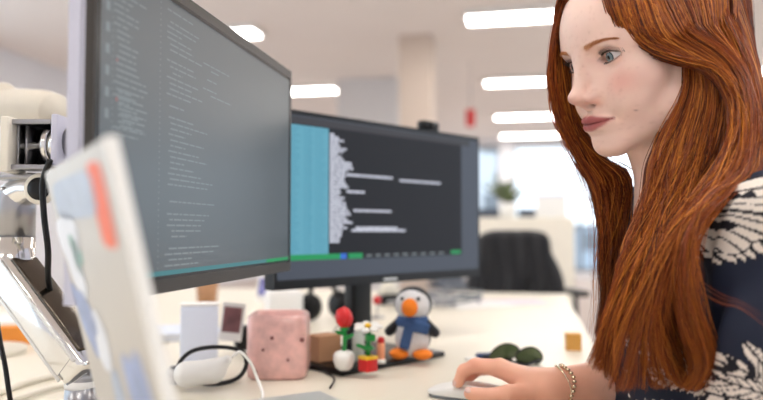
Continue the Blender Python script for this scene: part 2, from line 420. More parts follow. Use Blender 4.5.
for k in range(7): rr.append((u-.0005, .27-k*.02, u+.004, .275-k*.02)) if k in (0,) else rs.append((u-.002, .26-k*.018, u+.004, .268-k*.018))
flat(m1, 'code_text', M['codegrey'], clip(rs), scr, .0039)
flat(m1, 'code_mark', M['codered'], clip(rr), scr, .0040)
flat(m1, 'status_bar', M['teal'], [(a+.007, b+.003, c-.10, b+.0075)], scr, .0040)
flat(m1, 'status_light', M['sgreen'], [(c-.10, b+.003, c-.006, b+.0075)], scr, .0040)

# right monitor
m2 = Mon((-.174, 1.155), (.2060, 1.540), .8545, 1.1500)
print('m2', m2.w, m2.h, [m2.px(*q) for q in ((288, 107), (477, 141), (273, 292), (474, 282))])
t2, (a, b, c, d) = monitor_body(m2, 'black monitor in the middle with cyan column and white terminal text, on a black stand', (.006, .008, .004, .016), M['black'], M['black'], .022, m2.p(m2.w/2, 0))
sc2 = flat(m2, 'screen', M['scr2bg'], [(a, b, c, d)], t2, .0036)
def pr2(*q):
    r = prect(m2, *q); return (max(r[0], a), max(r[1], b), min(r[2], c), min(r[3], d))
U2 = lambda x: m2.px(x, 200)[0]
wl, wr, wb, wt = a, U2(460), .047, d-.002
flat(m2, 'terminal_window', M['scr2'], [(wl, wb, wr, wt)], sc2, .0038)
flat(m2, 'menu_bar', M['menubar'], [(wl, wt-.012, wr+.028, wt)], sc2, .0040)
cy0, cy1 = U2(286), U2(327)
flat(m2, 'text_column', M['cyan'], [(cy0, wb, cy1, wt-.014)], sc2, .0040)
rr = []
for k in range(40):
    v = wb+.012+k*.0054
    if v > wt-.018: break
    rr += [(cy0+(cy1-cy0)*i/3+.004, v, cy0+(cy1-cy0)*(i+1)/3-.004-.01*random.random(), v+.0015) for i in range(3)]
rr += [(U2(308), wb, U2(308)+.0012, wt-.014), (U2(314), wb, U2(314)+.001, wt-.014)]
flat(m2, 'column_text', M['cyandark'], rr, sc2, .0042)
rs = []; tu = U2(328); n = 44
prof = [.012, .02, .035, .022, .03, .042, .034, .028, .03, .036, .05, .06, .058, .05, .046, .04, .036, .034, .05, .055, .03, .028, .03, .034, .03, .036, .05, .06, .056, .048, .044, .05, .052, .045, .042, .038, .035, .03, .028, .024]
vt = m2.px(330, 133)[1]; vb_ = m2.px(330, 243)[1]
for i, l in enumerate(prof):
    v = vt+(vb_-vt)*i/len(prof); u = tu; e = tu+l*random.uniform(.7, 1.05)
    while u < e: q = random.uniform(.008, .03); rs.append((u, v-.0044, min(u+q, e), v-.0006)); u += q+.0015
for (x0, x1, y) in ((345, 391, 176.5), (398, 439, 182), (345, 363, 192), (352, 390, 211), (354, 396, 228), (350, 404, 230.5)):
    u0, v = m2.px((x0+x1)/2, y); u = U2(x0); e = U2(x1)
    while u < e: q = random.uniform(.006, .02); rs.append((u, v-.0022, min(u+q, e), v+.0022)); u += q+.0012
flat(m2, 'terminal_text', M['codewhite'], rs, sc2, .0042)
sb = .0095
flat(m2, 'status_bar', M['sgreen'], [(wl, wb, U2(340), wb+sb), (U2(347), wb, U2(361), wb+sb), (U2(449), wb+.002, wr-.004, wb+sb)], sc2, .0043)
flat(m2, 'status_mark', M['sblue'], [(U2(339), wb, U2(345), wb+sb)], sc2, .0044)
flat(m2, 'status_text', M['codegrey'], [(U2(x), wb+.003, U2(x+5), wb+.006) for x in range(365, 445, 9)], sc2, .0044)
u, v = m2.px(389, 286); flat(m2, 'maker_mark', M['alu'], [(u-.018, .0045, u+.018, .0085)], t2, .0043)
# stand
ex = (m2.b-m2.a)/m2.w; ey = np.array([-ex[1], ex[0], 0])
pc = at_z(342, 377)+ex*.122+ey*.09
G().box(pc+[0, 0, .005], (.244, .18, .010), np.stack([ex, ey, [0, 0, 1]], 1), .003).mk('stand_base', M['blackgloss'], t2)
G().box(m2.p(m2.w/2-.03, 0)*[1, 1, 0]-m2.n*.055+[0, 0, .86], (.05, .028, .26), np.stack([ex, ey, [0, 0, 1]], 1), .006).mk('stand_neck', M['black'], t2)
G().box(m2.p(m2.w/2-.03, .14, -.043), (.11, .04, .1), m2.R, .006).mk('stand_bracket', M['black'], t2)
# small camera on top of it
cpos = m2.p(U2(433), m2.h, -.012)
t = thing('webcam', 'small dark webcam perched on top edge of the middle monitor', 'webcam', cpos)
G().box(cpos+[0, 0, .012], (.05, .022, .018), m2.R, .006).mk('camera_body', M['black'], t)
G().box(cpos+[0, 0, .002], (.03, .03, .004), m2.R, .001).mk('clip', M['black'], t)
G().lathe(cpos+m2.n*.011+[0, 0, .012], [(.006, 0), (.006, .003), (.004, .004)], 16, m2.n).mk('lens', M['blackgloss'], t)

# ------------------------------------------------------------------ monitor arm
t = thing('monitor_mount', 'polished chrome monitor arm on the desk at the left frame edge', 'monitor arm', at(82, 400, .85)*[1, 1, 0]+[0, 0, DZ])
pb = at(82, 400, .85)
G().lathe([pb[0], pb[1], DZ], [(.05, 0), (.05, .012), (.02, .016), (.0185, .05), (.0185, .152-.10)], 32).mk('base', M['satin'], t)
ptop = at(82, 384, .85)
G().lathe([pb[0], pb[1], DZ+.05], [(.0175, 0), (.0175, ptop[2]-DZ-.052)], 32).mk('post', M['chrome'], t)
G().lathe([ptop[0], ptop[1], ptop[2]-.004], [(.019, 0), (.0195, .003), (.0195, .008), (.018, .010)], 32).mk('collar', M['white'], t)
A_ = at(84, 366, .85); B_ = at(12, 268, .90); dr = B_-A_; L_ = np.linalg.norm(dr); dR = frame(dr, (0, 1, 0)); 
Rl = np.stack([dr/L_, np.cross(np.cross(dr/L_, [0, 0, 1.])/np.linalg.norm(np.cross(dr/L_, [0, 0, 1.])), dr/L_), np.cross(dr/L_, [0, 0, 1.])/np.linalg.norm(np.cross(dr/L_, [0, 0, 1.]))], 1)
def rndbar(g, c, L, w, hgt, R, bev): g.box(c, (L, w, hgt), R, bev)
g = G(); rndbar(g, (A_+B_)/2, L_+.03, .044, .046, Rl, .010); g.mk('lower_arm', M['chrome'], t)
g = G(); g.box((A_+B_)/2+Rl[:, 1]*(.0225 if Rl[2, 1] > 0 else -.0225), (L_*.92, .006, .036), Rl, .002); g.mk('arm_dark_reflection', M['darkreflection'], t)  # thin dark plate painting a reflection onto the chrome arm
rl = Rl[:, 2]*(-1 if Rl[1, 2] > 0 else 1)
G().box((A_+B_)/2+rl*.0225-Rl[:, 1]*.003, (L_-.012, .030, .003), Rl, .001).mk('arm_face', M['chrome'], t)
g = G(); g.box((A_+B_)/2+rl*.0235+Rl[:, 1]*.0135, (L_, .004, .003), Rl, .001); g.box((A_+B_)/2+rl*.0235-Rl[:, 1]*.0195, (L_, .004, .003), Rl, .001); g.mk('arm_rail', M['alu'], t)
J = at(14, 276, .90); J2 = at(16, 184, .90)
g = G().lathe(J, [(.020, -.012), (.024, -.008), (.024, (at(14, 237, .9)-J)[2])], 36); g.mk('elbow', M['chrome'], t)
g = G().lathe([J[0], J[1], at(14, 237.5, .9)[2]], [(.0235, 0), (.0235, .050), (.021, .056), (.021, .062)], 36); g.mk('elbow_sleeve', M['satin'], t)
K1 = at(14, 196, .90); K2 = at(42, 190, .88); K0 = at(-30, 196, .93)
g = G().tube([J+[0, 0, .08], K1+[0, 0, -.004], (K1+K2)/2+[0, 0, .004], K2], [.020, .021, .019, .017], n=20); g.mk('upper_arm', M['chrome'], t)
g = G().box(at(18, 177, .885), (.062, .03, .008), rz(-.2), .003); g.mk('arm_cap', M['satin'], t)
pv = at(41, 189, .865)
g = G().lathe(pv, [(.019, 0), (.019, .004), (.014, .005)], 32, (0, -1, 0)); g.mk('pivot_ring', M['cream'], t)
g = G().lathe(pv+[0, -.004, 0], [(.0135, 0), (.0135, .003), (.006, .004)], 32, (0, -1, 0)); g.mk('pivot_cap', M['black'], t)
# head: bracket, disc and plate reaching the back of the monitor
hc = at(33, 146, .87)
g = G(); g.box(hc+[0, 0, .027], (.06, .04, .006), None, .001); g.box(hc-[0, 0, .027], (.06, .04, .006), None, .001); g.box(hc+[-.014, .006, 0], (.003, .03, .048), None, .0005); g.box(hc+[-.02, .008, 0], (.003, .03, .048), None, .0005); g.box(hc+[-.006, .01, 0], (.003, .03, .048)); g.mk('head_bracket', M['satin'], t)
g = G().box(hc+[-.003, .022, 0], (.05, .006, .05)); g.mk('bracket_back', M['black'], t)
g = G().lathe(hc+[0, 0, 0], [(.005, -.03), (.005, .01), (.009, .011), (.009, .016)], 16, (1, 0, 0)); g.mk('tilt_bolt', M['chrome'], t)
g = G().box(at(13.5, 146, .865), (.010, .045, .066), None, .002); g.mk('end_plate', M['cream'], t)
d0 = at(47, 146, .87)
g = G().lathe(d0, [(.0195, 0), (.0215, .002), (.0215, .008)], 36, (1, 0, 0)); g.lathe(d0, [(.0215, .0095), (.0215, .018), (.019, .020)], 36, (1, 0, 0)); g.mk('tilt_disc', M['chrome'], t)
g = G().lathe(d0, [(.0205, .0075), (.0205, .0100)], 36, (1, 0, 0)); g.mk('disc_groove', M['black'], t)
pl = at(65, 143, .87)
bk = m1.p(m1.w*.5, m1.h*.55, -.042)
g = G().box(pl, (.008, .06, .062), None, .002); g.mk('mount_plate', M['silver'], t)
g = G().tube([pl+[.003, 0, 0], (pl+bk)/2+[0, .02, 0], bk], .018, n=14); g.mk('mount_tube', M['satin'], t)
g = G().box(bk-m1.n*.002, (.1, .008, .1), m1.R, .002); g.mk('screen_plate', M['satin'], t)
g = G().tube([at(50, 160, .83), at(43, 182, .84), at(44, 215, .84), at(48, 250, .845), at(49, 285, .87), at(60, 330, .95), at(60, 352, 1.05)], .0036, n=10); 
g.mk('black_cable', M['black'], None, label='thick black cable hanging down beside the chrome monitor arm', cat='cable')
# cream lamp-like bar and a neighbour's grey screen behind
t = thing('desk_lamp', 'cream rounded desk lamp head at the left frame edge above the chrome arm', 'lamp', rm(-1.2, 1.3, DZ))
lh0 = at(-30, 105, 1.25); lh1 = at(56, 108, 1.15)
bL = at(-16, 330, 1.3)*[1, 1, 0]+[0, 0, DZ]
g = G().tube([at(-50, 104, 1.3), at(0, 107, 1.25), at(40, 110, 1.2), at(56, 112, 1.18)], [.02, .033, .034, .030], n=24); g.ell(at(4, 92, 1.25), (.02, .02, .016)); g.mk('lamp_head', M['creamlamp'], t)
G().tube([at(-30, 108, 1.28), bL+[0, 0, .2], bL+[0, 0, .01]], .008, n=12).mk('lamp_stem', M['cream'], t)
G().lathe(bL, [(.07, 0), (.07, .012), (.02, .02)], 32).mk('lamp_base', M['cream'], t)

# ------------------------------------------------------------------ laptop on its riser, in the foreground
a31 = math.radians(31); hn = np.array([math.cos(a31), math.sin(a31), 0]); hv = np.array([-math.sin(a31), math.cos(a31), 0])   # n: towards the user, v: hinge, near to far
LT = .7985; LW, LD, LH = .256, .198, .202
Cf = np.array([-.064, .6955, LT]); H2 = Cf-hn*LD; H1 = H2-hv*LW; lc = (H1+Cf)/2
Cf = Cf+np.array([.006, 0, 0]); H2 = Cf-hn*LD; H1 = H2-hv*LW; lc = (H1+Cf)/2
lt = thing('laptop', 'open silver laptop with stickers on its lid, blurred in the near foreground', 'laptop', lc-[0, 0, .0155])
LR = np.stack([hn, hv, [0, 0, 1.]], 1)
G().box(lc-[0, 0, .0075], (LD, LW, .015), LR, .004).mk('base', M['alu'], lt)
g = G()
for r in range(6):
    nk = 14; ph = .0165 if r else .010
    for k in range(nk):
        if r == 5 and 4 <= k <= 8:
            if k == 4: g.box(lc+hn*(-LD/2+.020+r*.0160)+hv*(LW/2-.020-(6)*.0170)+[0, 0, .0002], (ph-.0035, .083, .0016), LR, .0006)
            continue
        g.box(lc+hn*(-LD/2+.020+r*.0160)+hv*(LW/2-.020-k*.0170)+[0, 0, .0002], (ph-.0035, .0148, .0016), LR, .0006)
g.mk('keyboard', M['key'], lt, smooth=False)
G().box(lc+hn*.058+[0, 0, .0001], (.068, .11, .0006), LR).mk('trackpad', M['satin'], lt, smooth=False)
leanA = math.radians(13); up_ = -hn*math.sin(leanA)+np.array([0, 0, 1])*math.cos(leanA); ln = np.cross(hv, up_); ln = ln/np.linalg.norm(ln)
if np.dot(ln, hn) < 0: ln = -ln
LR2 = np.stack([ln, hv, up_], 1)
lid0 = (H1+H2)/2+hn*.002+[0, 0, .002]
lid = G().box(lid0+up_*LH/2, (.0065, LW, LH), LR2, .003).mk('lid', M['lidmetal'], lt)
G().box(lid0+up_*LH/2+ln*.0034, (.0004, LW-.012, LH-.014), LR2).mk('lid_screen', M['blackgloss'], lt, smooth=False)
G().tube([H1+hv*.03+[0, 0, .001], H2-hv*.03+[0, 0, .001]], .005, n=12, spline=False).mk('hinge', M['black'], lt)
def sticker(name, s, t, w, h, m, rot=0., shape='rect'):
    """s: along the hinge from the near end 0..1, t: up 0..1"""
    c = lid0+up_*LH*t+hv*(s-.5)*LW-ln*.0036
    cr, sr = math.cos(rot), math.sin(rot); e1 = hv*cr+up_*sr; e2 = -hv*sr+up_*cr; V = []
    n = 24
    for k in range(n):
        a = 2*math.pi*k/n
        if shape == 'rect': q = 1/((abs(math.cos(a))**6+abs(math.sin(a))**6)**(1/6))
        elif shape == 'blob': q = 1+.18*math.sin(3*a+s*9)+.1*math.sin(5*a)
        else: q = 1
        V.append(c+e1*w*q*math.cos(a)+e2*h*q*math.sin(a))
    V2 = [v-ln*.0002 for v in V]
    return mk(name, V+V2, [tuple(range(n, 2*n))]+[(k, (k+1) % n, n+(k+1) % n, n+k) for k in range(n)], m, lid, smooth=False)
M['st_orange'] = mat('sticker_orange', s2l(232, 104, 62), .5, noise=.12, nscale=90); M['st_blue'] = mat('sticker_blue', s2l(150, 164, 200), .5, noise=.3, nscale=60)
M['st_white'] = mat('sticker_white', s2l(225, 228, 235), .5, noise=.06); M['st_grey'] = mat('sticker_grey', s2l(176, 186, 202), .5, noise=.2, nscale=70); M['st_mint'] = mat('sticker_mint', s2l(150, 190, 180), .5, noise=.2, nscale=70)
sticker('sticker', .17, .835, .021, .024, M['st_orange'], .05)
G().box(lid0+up_*LH/2-hv*(LW/2-.0012), (.0072, .0035, LH-.002), LR2, .0012).mk('lid_edge', M['white'], lt)
sticker('sticker', .55, .875, .085, .014, M['st_grey'], .0)
sticker('sticker', .78, .70, .045, .034, M['st_white'], 0, 'blob')
sticker('sticker', .70, .68, .02, .014, M['st_mint'], .3, 'blob')
sticker('sticker', .80, .44, .04, .022, M['st_blue'], .3, 'blob')
sticker('sticker', .62, .38, .03, .022, M['st_white'], 0, 'round')
sticker('sticker', .22, .27, .034, .030, M['st_blue'], .4, 'blob')
sticker('sticker', .50, .16, .03, .025, M['st_grey'], .4, 'blob')
rs_ = thing('laptop_stand', 'low grey riser slab under the open silver laptop', 'laptop stand', [lc[0], lc[1], DZ])
G().box([lc[0], lc[1], (LT-.0155+DZ)/2], (.2, .27, LT-.0155-DZ), LR, .003).mk('riser', M['satin'], rs_)

# ------------------------------------------------------------------ things on the desk
def put(px, py, h=0.): p = at_z(px, py, DZ+h); return p
# pink pot
c = at_z(279, 379); c[1] += .03; c[0] -= .004
t = thing('pen_pot', 'square-ish pink marbled pot on the desk between the two monitors', 'pot', c)
G().lathe(c, [(.040, 0), (.0445, .004), (.046, .02), (.0455, .080), (.044, .092), (.041, .095), (.0385, .092), (.039, .01), (.001, .008)], 48, sq=5).mk('pot_body', M['pink'], t)
g = G()
for (px, py, r) in ((302, 340, .0035), (263, 350, .0025), (288, 360, .0025), (272, 338, .003), (256, 372, .002)):
    a = at(px, py, c[1]-.0455); G().ell(a, (r, .0012, r), None, 12).mk('spot', M['pinkdot'], t)
# white note box behind
c = at_z(196, 366); t = thing('note_box', 'upright pale blue-white card box behind the white charger', 'box', c)
G().box(c+[0, .02, .048], (.060, .035, .096), rz(.2), .003).mk('box_body', M['bluepaper'], t)
G().box(c+[-.0, .022, .0985], (.062, .037, .004), rz(.2), .001).mk('box_lid', M['white'], t)
# instant photos standing
def photo(px0, px1, y0, y1, Y, tilt, label, m2_):
    a = at((px0+px1)/2, y1, Y); b = at((px0+px1)/2, y0, Y); w = (px1-px0)/F*Y; h = b[2]-a[2]
    t = thing('instant_photo', label, 'photo', a, 'small photos behind the monitors')
    R = rz(tilt)@np.array([[1, 0, .12], [0, 1, .0], [-.12, 0, 1.]])
    G().box(a+[0, 0, h/2], (w, .0012, h), R).mk('photo_paper', M['paper'], t, smooth=False)
    G().box(a+[0, -.0009, h*.56], (w*.8, .0008, h*.66), R).mk('photo_image', m2_, t, smooth=False)
    return t
M['photo1'] = mat('photo_print', s2l(120, 80, 84), .4, noise=.55, nscale=40); M['photo2'] = mat('photo_print_blue', s2l(130, 130, 190), .4, noise=.5, nscale=30)
photo(221, 243, 303, 341, 1.27, .25, 'small white-bordered photo of a person beside the pink pot', M['photo1'])
photo(256, 276, 276, 302, 1.75, -.3, 'small bluish photo card standing between pot and both monitors, farthest of the cards', M['photo2'])
for px, py, lab in ((231, 340, 0),):
    c = at_z(240, 352); G().box(c+[0, .03, .022], (.03, .03, .044), rz(.4), .004).mk('black_box', M['black'], None, label='small black box leaning behind the white-bordered photo', cat='box')
c = at_z(286, 325)
t = thing('tissue_box', 'white paper tissue pack standing behind the pink pot', 'tissue pack', c)
G().box(c+[-.01, .03, .04], (.085, .07, .08), rz(.3), .012).mk('pack', M['paper'], t); G().ell(c+[-.01, .03, .086], (.025, .012, .022)).mk('tissue', M['paper'], t)
c = at_z(160, 340); t = thing('paper_stack', 'loose white paper sheets with a folder stacked behind the laptop lid', 'papers', c)
for k in range(5): G().box(c+[.0, .05, .0015+k*.003], (.21, .15, .0025), rz(.1+k*.09)).mk('sheet', M['paper'] if k % 2 else M['bluepaper'], t, smooth=False)
c = at_z(207, 306); t = thing('paper_cup', 'brown paper cup on the desk behind the left monitor bottom edge', 'cup', c)
G().lathe(c, [(.026, 0), (.034, .08), (.032, .08), (.024, .004)], 28).mk('cup_body', M['cardboard'], t); G().lathe(c+[0, 0, .079], [(.0355, 0), (.0355, .006), (.032, .009), (.004, .009)], 28).mk('cup_lid', M['white'], t)
# charger with cable and black cable coil
c = at_z(205, 392); t = thing('charger', 'white power adapter with white cord on the desk before the pink pot', 'charger', c)
V = nets(lambda P: smin(s_cone(P, c+[-.028, .01, .022], c+[.008, .012, .026], .018, .016), s_cone(P, c+[.008, .012, .026], c+[.028, .01, .042], .011, .006), .014), c-[.07, .04, .01], c+[.06, .06, .08], .002)
mk('adapter', V[0], V[1], M['white'], t)
G().tube([at(232, 358, .99), at(240, 352, .99), at(250, 362, .985), at(257, 378, .985), at_z(263, 396, DZ+.003), at_z(255, 408, DZ+.003)], .0022, n=8).mk('cord', M['white'], t)
pts = [at_z(176, 382, DZ+.004), at(180, 362, 1.02), at(195, 350, 1.03), at(222, 347, 1.04), at(242, 352, 1.04), at(246, 366, 1.04), at_z(236, 379, DZ+.005), at_z(212, 384, DZ+.004), at_z(190, 380, DZ+.004)]
G().tube(pts, .0032, n=8).mk('looped_cable', M['black'], None, label='black cord looped behind the white charger on the desk', cat='cable')
c = at_z(176, 383); t = thing('small_speaker', 'small round grey puck right of the laptop lid beside the white charger', 'speaker', c)
G().lathe(c, [(.014, 0), (.016, .004), (.016, .018), (.012, .022)], 24).mk('puck_body', M['satin'], t); G().lathe(c+[0, 0, .022], [(.011, 0), (.009, .002)], 24).mk('grille', M['black'], t)

# things on the monitor stand base
BZ = DZ+.0103
def on_base(px, py): return at_z(px, py, BZ)
# rose in a white pot
c = on_base(344, 370)
t = thing('toy_rose', 'red toy brick rose in a white pot on the black stand base', 'toy flower', c, 'toy flowers under the right monitor')
G().lathe(c, [(.008, 0), (.0125, .004), (.0165, .014), (.0165, .022), (.0135, .027), (.008, .029), (.001, .029)], 10).mk('flower_pot', M['white'], t)
G().tube([c+[0, 0, .027], c+[.001, 0, .045], c+[.0, 0, .066]], .0032, n=8).mk('stem', M['green'], t)
g = G(); g.ell(c+[.008, 0, .050], (.0085, .005, .003), frame([1, 0, .5])); g.ell(c+[-.006, -.002, .056], (.0075, .005, .003), frame([-1, 0, .3])); g.lathe(c+[0, 0, .058], [(.003, 0), (.008, .003), (.006, .007)], 8); g.mk('leaf', M['green'], t)
g = G(); g.ell(c+[0, 0, .079], (.0115, .0115, .017), None, 10)
for k in range(6):
    a = k*math.pi/3; g.ell(c+[.0055*math.cos(a), .0055*math.sin(a), .077+.003*(k % 2)], (.0085, .0085, .0135), rz(a), 8)
g.mk('blossom', M['red'], t)
# daisy in red and yellow pot
c = on_base(368, 371)
t = thing('toy_daisy', 'white toy brick daisy with yellow centre in a red pot', 'toy flower', c, 'toy flowers under the right monitor')
G().box(c+[0, 0, .009], (.021, .021, .018), rz(.7), .001).mk('flower_pot', M['red'], t); G().box(c+[0, 0, .0205], (.022, .022, .005), rz(.7), .001).mk('pot_rim', M['yellow'], t)
G().tube([c+[0, 0, .021], c+[.001, 0, .06]], .0035, n=8, spline=False).mk('stem', M['green'], t)
g = G(); g.lathe(c+[0, 0, .03], [(.004, 0), (.011, .003), (.006, .008)], 8); g.ell(c+[-.011, 0, .037], (.008, .005, .003), frame([-1, 0, .3])); g.box(c+[.003, 0, .050], (.014, .014, .010), rz(.3), .002); g.mk('leaf', M['green'], t)
g = G()
for k in range(7):
    a = 2*math.pi*k/7; g.ell(c+[.0135*math.cos(a), .010*math.sin(a)-.002, .066+.004*math.sin(a)], (.0100, .0065, .0040), rz(a), 10)
g.mk('petals', M['white'], t); G().ell(c+[0, -.006, .069], (.0048, .0048, .0035)).mk('flower_centre', M['yellow'], t)
# little peach tube with red top
c = on_base(381, 363)
t = thing('toy_candle', 'small peach toy candle with red tip beside the penguin', 'toy candle', c)
G().lathe(c, [(.0065, 0), (.0065, .030), (.005, .032)], 16).mk('candle_body', M['peach'], t); G().lathe(c-[0, 0, 0], [(.0075, 0), (.0075, .006), (.0066, .0065)], 16).mk('candle_holder', M['white'], t); G().ell(c+[0, 0, .036], (.006, .006, .006)).mk('candle_tip', M['red'], t)
# small brown box
c = on_base(328, 362); t = thing('brown_box', 'small brown cardboard box on the stand base behind the rose', 'box', c)
G().box(c+[-.008, .016, .021], (.045, .034, .042), rz(.72), .0015).mk('box_body', M['cardboard'], t, smooth=False); G().box(c+[-.010, .0015, .026], (.012, .001, .012), rz(.2)).mk('box_label', M['paper'], t, smooth=False)
# glass bottle-like pale ornament behind the flowers
c = on_base(358, 362); t = thing('glass_jar', 'small clear glass ornament behind the two toy flowers', 'ornament', c+[0, .012, 0])
M['palegreen'] = mat('pale_glass', s2l(226, 234, 226), .2, trans=.35, noise=0)
G().lathe(c+[0, .015, 0], [(.008, 0), (.010, .004), (.010, .04), (.005, .05), (.006, .058), (.004, .058)], 24).mk('jar_body', M['palegreen'], t)

# penguin soft toy
c = (on_base(397, 358)+on_base(428, 357))/2; c[2] = BZ
t = thing('penguin_plush', 'plush penguin toy with blue scarf and orange beak on the stand base', 'soft toy', c)
k = .0017   # metres per pixel at that distance
fy = np.array([-.25, -1, 0])/np.hypot(.25, 1); fx = np.array([1, -.25, 0])/np.hypot(.25, 1)   # toy faces the camera, slightly left
def pp(x, f, z): return c+fx*x+fy*f+np.array([0, 0, z])
PR = np.stack([fx, fy, [0, 0, 1.]], 1)
def netobj(name, f, lo, hi, h, m, parent, **kk):
    v, q = nets(f, np.array(lo), np.array(hi), h); return mk(name, v, q, m, parent, **kk)
lo, hi = c-[.07, .07, .01], c+[.07, .07, .14]
netobj('body', lambda P: smin(s_ell(P, pp(0, 0, .032), (.029, .024, .031), PR), s_ell(P, pp(.0, .002, .050), (.022, .020, .022), PR), .01), lo, hi, .002, M['plush_white'], t)
netobj('back', lambda P: smax(smin(s_ell(P, pp(0, -.004, .033), (.030, .024, .031), PR), s_ell(P, pp(0, -.003, .050), (.023, .020, .023), PR), .01), -s_ell(P, pp(0, .022, .03), (.026, .026, .034), PR), .002), lo, hi, .002, M['plush_black'], t)
hd = netobj('head', lambda P: s_ell(P, pp(.001, .002, .088), (.030, .026, .028), PR), lo, hi, .002, M['plush_white'], t)
netobj('hood', lambda P: smax(s_ell(P, pp(.001, -.0005, .0885), (.0312, .0262, .0292), PR), -smin(s_ell(P, pp(-.010, .024, .084), (.020, .026, .026), PR), s_ell(P, pp(.014, .024, .084), (.020, .026, .026), PR), .006), .002), lo, hi, .0018, M['plush_black'], t)
netobj('beak', lambda P: s_ell(P, pp(.001, .028, .085), (.0135, .011, .015), PR), lo, hi, .0018, M['orange'], t)
for sx in (-1, 1):
    G().ell(pp(.001+sx*.0135, .0235, .099), (.0030, .0025, .0032)).mk('eye', M['blackgloss'], t)
    netobj('foot', lambda P: s_ell(P, pp(sx*.0195, .014, .0085), (.0165, .018, .0085), PR), lo, hi, .002, M['orange'], t)
    netobj('flipper', lambda P: s_cone(P, pp(sx*.020, .0, .060), pp(sx*.038, .004, .043), .008, .0085), lo, hi, .002, M['plush_black'], t)
def fscarf(P):
    q = (P-np.array(pp(0, .001, .0605), np.float32))@PR.astype(np.float32); r = np.sqrt((q[:, 0]/1.0)**2+(q[:, 1]/.9)**2)-.0225
    ring = np.sqrt(r**2+(q[:, 2]*.55)**2)-.0050
    return smin(ring, smin(s_box(P, pp(-.004, .0265, .038), (.0085, .003, .021), .003, PR@np.array([[.97, 0, .24], [0, 1, 0], [-.24, 0, .97]])), s_box(P, pp(.018, .024, .053), (.014, .004, .009), .003, PR@np.array([[.96, 0, .2], [0, 1, 0], [-.2, 0, .96]])), .003), .004)
netobj('scarf', fscarf, lo, hi, .0016, M['scarf'], t)

# behind the stand: dark puck, red ball ornament, cables, papers
c = at_z(317, 322); t = thing('headphones', 'dark round earcup of headphones lying behind the left end of stand', 'headphones', c)
for dx in (-.02, .05): G().lathe(c+[dx, .03+dx, .035], [(.018, -.012), (.032, -.01), (.034, .004), (.026, .010)], 28, (-.6, -1, .2)).mk('earcup', M['black'], t)
G().tube([c+[-.02, .01, .05], c+[-.01, .03, .10], c+[.02, .06, .10], c+[.05, .08, .05]], .006, n=8).mk('headband', M['black'], t)
c = at_z(377, 318); t = thing('pin_stand', 'small red ball on a grey wire holder behind the white daisy', 'ornament', c)
G().lathe(c, [(.02, 0), (.02, .004), (.002, .006)], 20).mk('holder_base', M['satin'], t); G().tube([c+[0, 0, .004], c+[0, 0, .04]], .002, n=6, spline=False).mk('wire', M['satin'], t); G().ell(c+[0, 0, .045], (.011, .011, .011)).mk('ball', M['red'], t)
for i, (x, y, lab) in enumerate(((452, 303, 'grey cable coil nearest the papers behind the penguin'), (425, 306, 'grey cable coil just behind the penguin head'))):
    c = at_z(x, y, DZ+.004); pts = []
    for k in range(26):
        a = k*.85; r = .045+.02*math.sin(k*1.7); pts.append(c+[r*1.8*math.cos(a)+.02*math.sin(k*.4), r*1.6*math.sin(a), .0025*(k % 5)+.001*k])
    G().tube(pts, .0032, n=6, res=4).mk('cable_coil', M['satin'] if i else M['frame'], None, label=lab, cat='cable', group='cable coils')
c = at_z(394, 316); t = thing('tape_dispenser', 'dark tape dispenser on the desk behind the right monitor bottom edge', 'tape dispenser', c+[0, .3, 0])
c = c+[0, .3, 0]; G().box(c+[0, 0, .015], (.09, .045, .03), rz(.5), .006).mk('dispenser_body', M['black'], t); G().lathe(c+[-.01, .01, .04], [(.014, -.01), (.028, -.01), (.028, .01), (.014, .01)], 24, (-.45, .9, 0)).mk('tape_roll', M['cream'], t)
c = at_z(512, 303); 
M['lilac'] = mat('lilac_paper', s2l(226, 214, 224), .8, noise=.03)
for k, (dx, dy, r, lab) in enumerate(((0, .02, .1, 'lilac paper sheet lying near the far end of the desk'), (-.12, -.08, .5, 'white paper sheet lying left of the lilac sheet'))):
    G().box(c+[dx, dy, .0012+.001*k], (.21, .15, .0015), rz(r)).mk('paper_sheet', M['lilac'] if k == 0 else M['paper'], None, smooth=False, label=lab, cat='paper', group='sheets at the far desk end')
# wood block
c = at_z(575, 351); t = thing('wooden_block', 'small square light wooden block alone on the white desk', 'block', c)
G().box(c+[0, .013, .0155], (.027, .026, .031), rz(-.1), .001).mk('block_body', M['wood'], t, smooth=False)
# sunglasses folded, lenses up
c = at_z(509, 363); sg = thing('sunglasses', 'folded sunglasses with dark green lenses on the desk beyond the hand', 'sunglasses', c)
for (px, py, Y, w, h, ti) in ((504, 353, 1.22, .0240, .0190, .25), (529.5, 356, 1.20, .0205, .0180, -.15)):
    p = at(px, py, Y); R = rz(.1)@np.array([[math.cos(ti), 0, -math.sin(ti)], [0, 1, 0], [math.sin(ti), 0, math.cos(ti)]])@np.array([[1, 0, 0], [0, .9, -.43], [0, .43, .9]])
    g = G(); V = []; n = 28
    for rr_ in (0, .35, .7, 1):
        for k in range(n):
            a = 2*math.pi*k/n; q = 1+.10*math.cos(2*a)-.07*math.sin(3*a); V.append([w*rr_*q*math.cos(a), -.005*(1-rr_**2), h*rr_*q*math.sin(a)])
    V = np.array(V)@R.T+p; f = [(i*n+k, i*n+(k+1) % n, (i+1)*n+(k+1) % n, (i+1)*n+k) for i in range(3) for k in range(n)]
    g.add(V, f); g.mk('lens', M['lensgreen'], sg)
    ring = [V[3*n+k] for k in range(n)]+[V[3*n]]
    G().tube(ring, .0012, n=6, res=1, spline=False).mk('rim', M['black'], sg)
a, b = at(516, 353, 1.215), at(522, 354, 1.205)
G().tube([a, (a+b)/2+[0, 0, .003], b], .0012, n=6).mk('bridge', M['black'], sg)
